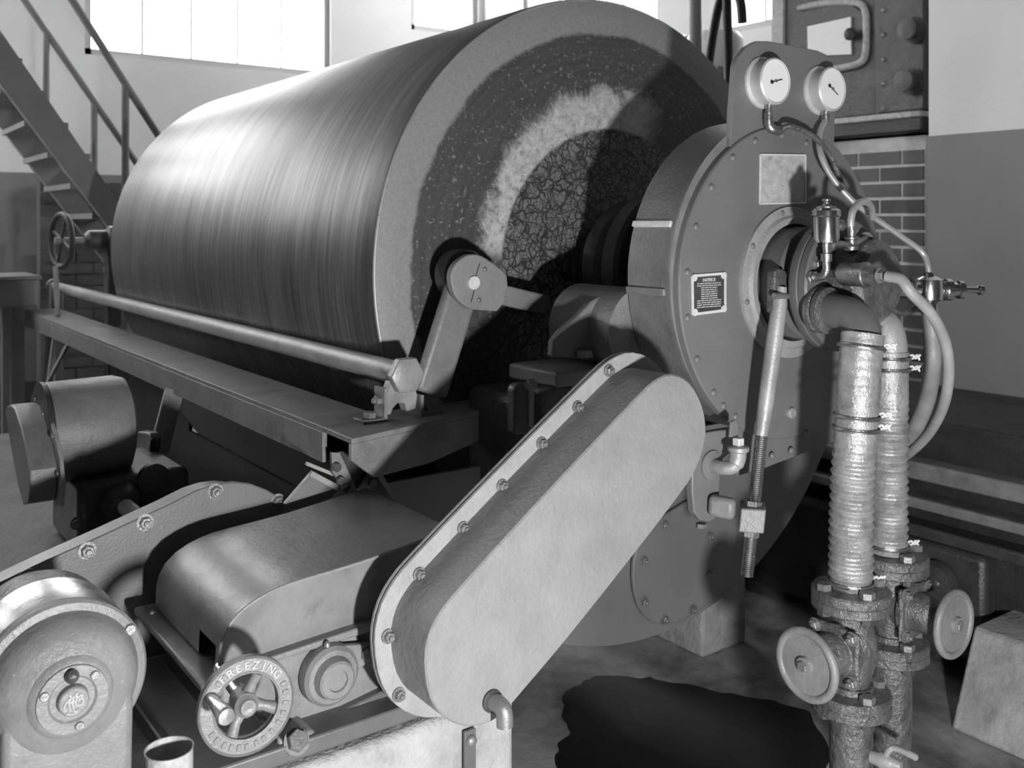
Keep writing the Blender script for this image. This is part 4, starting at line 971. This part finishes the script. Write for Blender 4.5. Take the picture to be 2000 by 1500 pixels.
# pipe along the drum
PX, PZ = 1.118, 1.102
pp_ = thing('guide_pipe', (PX, 3.9, PZ - 0.03), 'long worn round pipe with hexagonal end cap beside the drum', 'pipe')
obj('pipe', MB().cyl((PX, 1.955, PZ), (PX, 5.75, PZ), 0.027, 32), M['worn'], pp_)
hx_ = MB(); hx_.lathe([(0.030, 0.03), (0.042, 0.028), (0.044, 0.024), (0.044, 0.004), (0.036, 0.0), (0.0, 0.0)], (PX, 1.925, PZ), (0, 1, 0), 6)
obj('hex_cap', hx_, M['worn'], pp_, 0.002)
pb_ = thing('pipe_bracket', (PX, 1.97, BZ), 'small bolted saddle bracket holding the pipe end on the channel', 'bracket')
sad = [V(PX - 0.045, 1.955, BZ + 0.012), V(PX - 0.04, 1.955, BZ + 0.06), V(PX - 0.028, 1.955, PZ - 0.015), V(PX + 0.028, 1.955, PZ - 0.015), V(PX + 0.04, 1.955, BZ + 0.05), V(PX + 0.036, 1.955, BZ + 0.018), V(PX + 0.012, 1.955, BZ + 0.014), V(PX + 0.006, 1.955, BZ + 0.034), V(PX - 0.012, 1.955, BZ + 0.036), V(PX - 0.024, 1.955, BZ + 0.026), V(PX - 0.030, 1.955, BZ + 0.012)]
obj('saddle', MB().prism(sad, (0, 0.03, 0)), M['worn'], pb_, 0.002)
for s in (-1, 1):
    obj('angle_upright', MB().box((PX + s * 0.048 - 0.004, 1.945, BZ), (PX + s * 0.048 + 0.004, 1.995, BZ + (0.075 if s < 0 else 0.05))), M['beam'], pb_, 0.001)
    obj('angle_foot', MB().box((min(PX + s * 0.048, PX + s * 0.105), 1.945, BZ), (max(PX + s * 0.048, PX + s * 0.105), 1.995, BZ + 0.008)), M['beam'], pb_, 0.001)
    place('foot_bolt', ME_HEX, pb_, (PX + s * 0.077, 1.97, BZ + 0.008), (0, 0, 1), 0.016)
place('side_bolt', ME_NUT, pb_, (PX - 0.052, 1.968, BZ + 0.045), (-1, 0, 0), 0.012)

# ================================================================ lever arm in front of the drum end
la = thing('scraper_lever', (1.2, 1.97, 1.0), 'grey lever arm with round pinned head in front of the drum end', 'lever')
armp = [yp(px, py, 1.97) for px, py in ((866, 565), (880, 560), (912, 600), (868, 790), (838, 800), (815, 715))]
A1, A2 = yp(903, 560, 1.98), yp(838, 770, 1.98)
obj('arm', MB().bar(A1, A2, 0.09, 0.035, (0, 1, 0)), M['cast'], la, 0.012, seg=3)
ahd = yp(885, 540, 1.99)
obj('arm_head', MB().lathe([(0.058, 0), (0.062, 0.005), (0.062, 0.05), (0.058, 0.055)], yp(888, 535, 2.045), NY, 40), M['cast_dark'], la, label='dark round hub behind the pinned head')
hp_ = [yp(px, py, 1.925) for px, py in ((880, 548), (882, 530), (890, 515), (903, 503), (920, 496), (938, 498), (955, 508), (975, 522), (996, 543), (981, 609), (940, 606), (918, 604), (900, 592), (888, 577))]
obj('head', MB().prism(smooth_poly(hp_), (0, 0.022, 0)), M['cover'], la, 0.003)
obj('pin', MB().lathe([(0.0165, 0), (0.0165, 0.006), (0.0145, 0.008)], yp(924, 552, 1.925), NY, 24), M['plate_rim'], la)
for px, py in ((947, 526), (935, 586)): place('rivet', ME_RIV, la, yp(px, py, 1.925), NY, 0.006)
obj('split_line', MB().bar(yp(937, 514, 1.9245), yp(929, 540, 1.9245), 0.0015, 0.002, (0, 1, 0)).bar(yp(926, 567, 1.9245), yp(920, 590, 1.9245), 0.0015, 0.002, (0, 1, 0)), M['ink'], la)
obj('tail_bar', MB().bar(yp(975, 575, 1.965), yp(1066, 596, 1.965), 0.05, 0.03, (0, 1, 0)), M['cast'], la, 0.006)
obj('blade_holder', MB().box((1.30, 2.0, 1.19), (1.36, 2.07, 1.24)), M['cast_dark'], la, 0.004)

# ================================================================ brick setting and furnace casing at right
FXX = 4.36
fu = thing('brick_furnace', (4.75, 3.2, 0), 'brick furnace base carrying a sooty steel casing at right', 'furnace')
obj('core', MB().box((FXX + 0.006, 2.60, 0), (5.12, 3.9, 1.872)), M['mortar'], fu)
brick_wall(fu, FXX, 'X', 2.60, 3.9, 0.05, 1.872, L=0.245, Hh=0.080, gap=0.015)
obj('ledge', MB().box((FXX - 0.06, 2.58, 1.885), (5.1, 3.95, 1.965)), M['black'], fu, 0.01)
obj('ledge_lip', MB().box((FXX - 0.075, 2.58, 1.955), (FXX + 0.02, 3.5, 1.985)), M['plate_pale'], fu, 0.006)
obj('casing', MB().box((FXX, 2.58, 1.98), (5.1, 3.47, 3.6)), M['furnace'], fu, 0.02)
obj('casing_side', MB().box((FXX - 0.03, 2.58, 1.985), (FXX + 0.02, 2.86, 3.6)), M['furnace'], fu, 0.015)
obj('corner_strip', MB().box((FXX - 0.02, 3.42, 1.985), (FXX + 0.01, 3.50, 3.6)), M['plate_pale'], fu, 0.004)
fd = obj('door_panel', MB().prism(smooth_poly([xp(px, py, FXX - 0.012) for px, py in ((1545, 25), (1690, -5), (1692, 120), (1670, 140), (1545, 150))]), (0.03, 0, 0)), M['furnace'], fu, 0.004)
fr_pts = [xp(px, py, FXX - 0.015) for px, py in ((1560, 15), (1620, 5), (1675, 6), (1690, 22), (1692, 60), (1690, 105), (1680, 122), (1650, 131), (1600, 137), (1560, 140))]
obj('door_bead', MB().tube(spline(fr_pts, 4), 0.018, 10), M['plate_pale'], fd)
obj('sight_panel', MB().prism([xp(px, py, FXX - 0.014) for px, py in ((1579, 52), (1664, 33), (1665, 107), (1580, 110))], (-0.012, 0, 0)), M['white'], fd, 0.002, label='pale rectangular panel')
obj('door_knob', MB().lathe([(0.015, 0), (0.03, 0.02), (0.032, 0.035), (0.02, 0.045), (0, 0.047)], xp(1667, 68, FXX - 0.02), (-1, 0, 0), 20), M['black'], fd)
for px, py in ((1790, 60), (1783, 160)):
    obj('pipe_stub', MB().lathe([(0.06, 0), (0.065, 0.02), (0.04, 0.03), (0.035, 0.06), (0.05, 0.065), (0.05, 0.085), (0.02, 0.09)], xp(px, py, FXX - 0.03), (-1, 0, 0), 24), M['furnace'], fu)
for k in range(5): place('rivet', ME_RIV, fu, xp(1726, 20 + 48 * k, FXX - 0.031), (-1, 0, 0), 0.012)

# bent vent pipes and white vessel behind the gauge board
vp = thing('vent_pipe', xp(1422, 240, 2.9), 'tall dark pipe with a hooked top behind the gauge board', 'pipe')
obj('upright', MB().tube([xp(1425, 330, 2.9), xp(1422, 100, 2.9), xp(1418, -60, 2.9)], 0.018, 16), M['black'], vp)
obj('hook', MB().tube(spline([xp(1382, 140, 2.9), xp(1392, 70, 2.9), xp(1405, 5, 2.9), xp(1420, -22, 2.9), xp(1438, -14, 2.9), xp(1447, 8, 2.9), xp(1450, 44, 2.9)], 8), 0.018, 16), M['black'], vp)
tag(obj('side_post', MB().cyl(V(4.12, 3.86, 0), V(4.12, 3.86, 3.6), 0.035, 16), M['wood']), 'thin dark post beside the furnace casing', 'post')
wv = thing('white_vessel', (4.55, 4.55, 1.9), 'white enamel vessel on a shelf behind the bent pipe', 'vessel')
vc = xp(1395, 105, 4.5)
obj('bowl', MB().lathe([(0.02, 0), (0.14, 0.01), (0.17, 0.08), (0.175, 0.2), (0.15, 0.24), (0.03, 0.26)], vc - V(0, 0, 0.12), (0, 0, 1), 36), M['white'], wv)
obj('shelf', MB().box(vc + V(-0.25, -0.25, -0.17), vc + V(0.4, 0.5, -0.13)), M['wood'], wv)
obj('tap', MB().tube(spline([vc + V(0.05, 0.3, 0.0), vc + V(0, 0.28, 0.12), vc + V(0, 0.2, 0.12), vc + V(0, 0.19, 0.05)]), 0.02, 10), M['steel'], wv)
obj('shelf_leg', MB().box(vc + V(0.0, -0.05, -vc.z), vc + V(0.06, 0.01, -0.17)), M['wood'], wv)

# ================================================================ low machine at the right edge
rm_ = thing('roller_machine', (2.95, 2.0, 0), 'dark low machine frame with pale rails at the right edge', 'machine')
obj('side_panel', MB().box((3.0, 1.3, 0.05), (3.5, 3.0, 0.80)), M['black'], rm_, 0.01)
obj('upper_rail', MB().box((2.92, 1.3, 0.615), (3.01, 3.0, 0.672)), M['beam'], rm_, 0.01)
obj('middle_rail', MB().box((2.90, 1.3, 0.528), (3.01, 3.0, 0.562)), M['beam'], rm_, 0.008)
obj('lower_rail', MB().box((2.92, 1.3, 0.43), (3.01, 3.0, 0.47)), M['cast_dark'], rm_, 0.008)
rk = xp(1838, 1135, 2.93)
obj('crank_knob', MB().lathe([(0.06, 0), (0.07, 0.02), (0.06, 0.05), (0.02, 0.06)], rk, (-1, 0, 0), 28), M['cast_dark'], rm_)
for s in (-0.02, 0.02): place('bolt', ME_RIV, rm_, rk + V(-0.055, s, 0.01), (-1, 0, 0), 0.009)
obj('guard_box', MB().box((2.93, 1.55, 0.08), (3.01, 2.05, 0.42)), M['cast_dark'], rm_, 0.02)
cb = zp(1856, 1424, 0); ct_ = yp(1893, 1262, cb.y); ct_ = cb + (ct_ - cb) * 1.25
tag(obj('concrete_buttress', MB().prism([cb, cb + V(0.4, 0, 0), V(cb.x + 0.4, cb.y, ct_.z), ct_], (0, -0.5, 0)), M['concrete'], None, 0.01), 'sloping pale concrete buttress at the lower right edge', 'buttress')

# ================================================================ stairs
st = thing('stairs', (1.4, 6.0, 0), 'steep open stairs with slanting handrails under the bright window', 'stairs')
YS, YS2 = 5.7, 6.45
def stringer(Y):
    u0, u1 = yp(-60, -28, YS), yp(225, 385, YS); l0, l1 = yp(-60, 85, YS), yp(180, 402, YS)
    d = (u1 - u0); k = (0 - u1.z) / d.z; k2 = (0 - l1.z) / (l1 - l0).z
    pts = [u0 - d * 0.3, u1 + d * k, l1 + (l1 - l0) * k2, l0 - (l1 - l0) * 0.3]
    return [Vector((p.x, Y, p.z)) for p in pts]
s1, s2 = stringer(YS), stringer(YS2)
obj('stringer', MB().prism(s1, (0, 0.04, 0)), M['wood'], st); obj('stringer', MB().prism(s2, (0, 0.04, 0)), M['wood'], st)
top_, bot_ = (s1[0] + s1[3]) / 2, (s1[1] + s1[2]) / 2
nt = 17
for k in range(1, nt):
    c = top_ + (bot_ - top_) * (k / nt)
    obj('tread', MB().box((c.x - 0.11, YS + 0.04, c.z - 0.015), (c.x + 0.11, YS2, c.z + 0.015)), M['wood'], st)
def rail(pxs, Y):
    a, b = yp(*pxs[0], Y), yp(*pxs[1], Y); d = b - a
    obj('handrail', MB().cyl(a - d * 0.4, b + d * 0.35, 0.022, 12), M['wood'], st); return a, b
rail(((150, 14), (308, 262)), YS); rail(((60, 18), (262, 311)), YS2)
for px, p0, p1, Y in ((245, 164, 430, YS), (184, 196, 350, YS2), (90, 60, 230, YS2)):
    obj('baluster', MB().cyl(yp(px, p0, Y), yp(px, p1, Y), 0.02, 10), M['wood'], st)

# ================================================================ far end: handwheel, bench
fw = thing('far_handwheel', (1.0, 5.0, 1.2), 'small dark handwheel seen edge on at the far drum end', 'handwheel')
wc_ = yp(120, 470, 5.0)
obj('rim', MB().ring(wc_, (1, 0.18, 0), 0.125, 0.014, 40, 10), M['black'], fw)
for k in range(4):
    t = k * PI / 2 + 0.4; u_, w_, _ = frame((1, 0.18, 0)); obj('spoke', MB().bar(wc_, wc_ + (u_ * math.cos(t) + w_ * math.sin(t)) * 0.12, 0.015, 0.012, (1, 0, 0)), M['black'], fw)
obj('spindle', MB().cyl(wc_ - V(0.03, 0, 0), wc_ + V(0.42, 0, 0.0), 0.016, 12), M['worn'], fw)
obj('valve_body', MB().lathe([(0.03, 0.1), (0.05, 0.12), (0.05, 0.2), (0.07, 0.21), (0.07, 0.25), (0.04, 0.26), (0.04, 0.42)], wc_, (1, 0, 0), 24), M['cast_dark'], fw)
obj('stand', MB().box(wc_ + V(0.2, -0.04, -wc_.z), wc_ + V(0.27, 0.04, -0.04)), M['cast_dark'], fw, 0.01)
obj('riser', MB().cyl(wc_ + V(-0.02, -0.02, -0.36), wc_ + V(-0.03, -0.02, -0.12), 0.012, 10), M['worn'], fw)
be_ = thing('side_trough', (0.65, 5.6, 0), 'long pale box trough on legs at the left edge', 'trough')
obj('box', MB().box((0.2, 5.35, 1.03), (0.96, 5.75, 1.17)), M['wood'], be_, 0.01)
obj('rim', MB().box((0.18, 5.33, 1.165), (0.98, 5.77, 1.185)), M['cast'], be_, 0.004)
for x in (0.28, 0.88):
    for y in (5.42, 5.68): obj('leg', MB().box((x - 0.03, y - 0.03, 0), (x + 0.03, y + 0.03, 1.03)), M['wood'], be_)
obj('strap', MB().box((0.27, 5.338, 1.0), (0.31, 5.35, 1.165)), M['cast'], be_)
pe_ = thing('pipe_end_stand', (PX, 5.75, BZ), 'little end stand at the far end of the long pipe', 'stand')
obj('stand', MB().box((PX - 0.03, 5.68, 0.6), (PX + 0.03, 5.74, PZ + 0.02)), M['cast'], pe_, 0.006)
obj('cap', MB().lathe([(0.04, 0), (0.045, 0.02), (0.03, 0.04)], (PX, 5.74, PZ), (0, 1, 0), 20), M['cast_dark'], pe_)
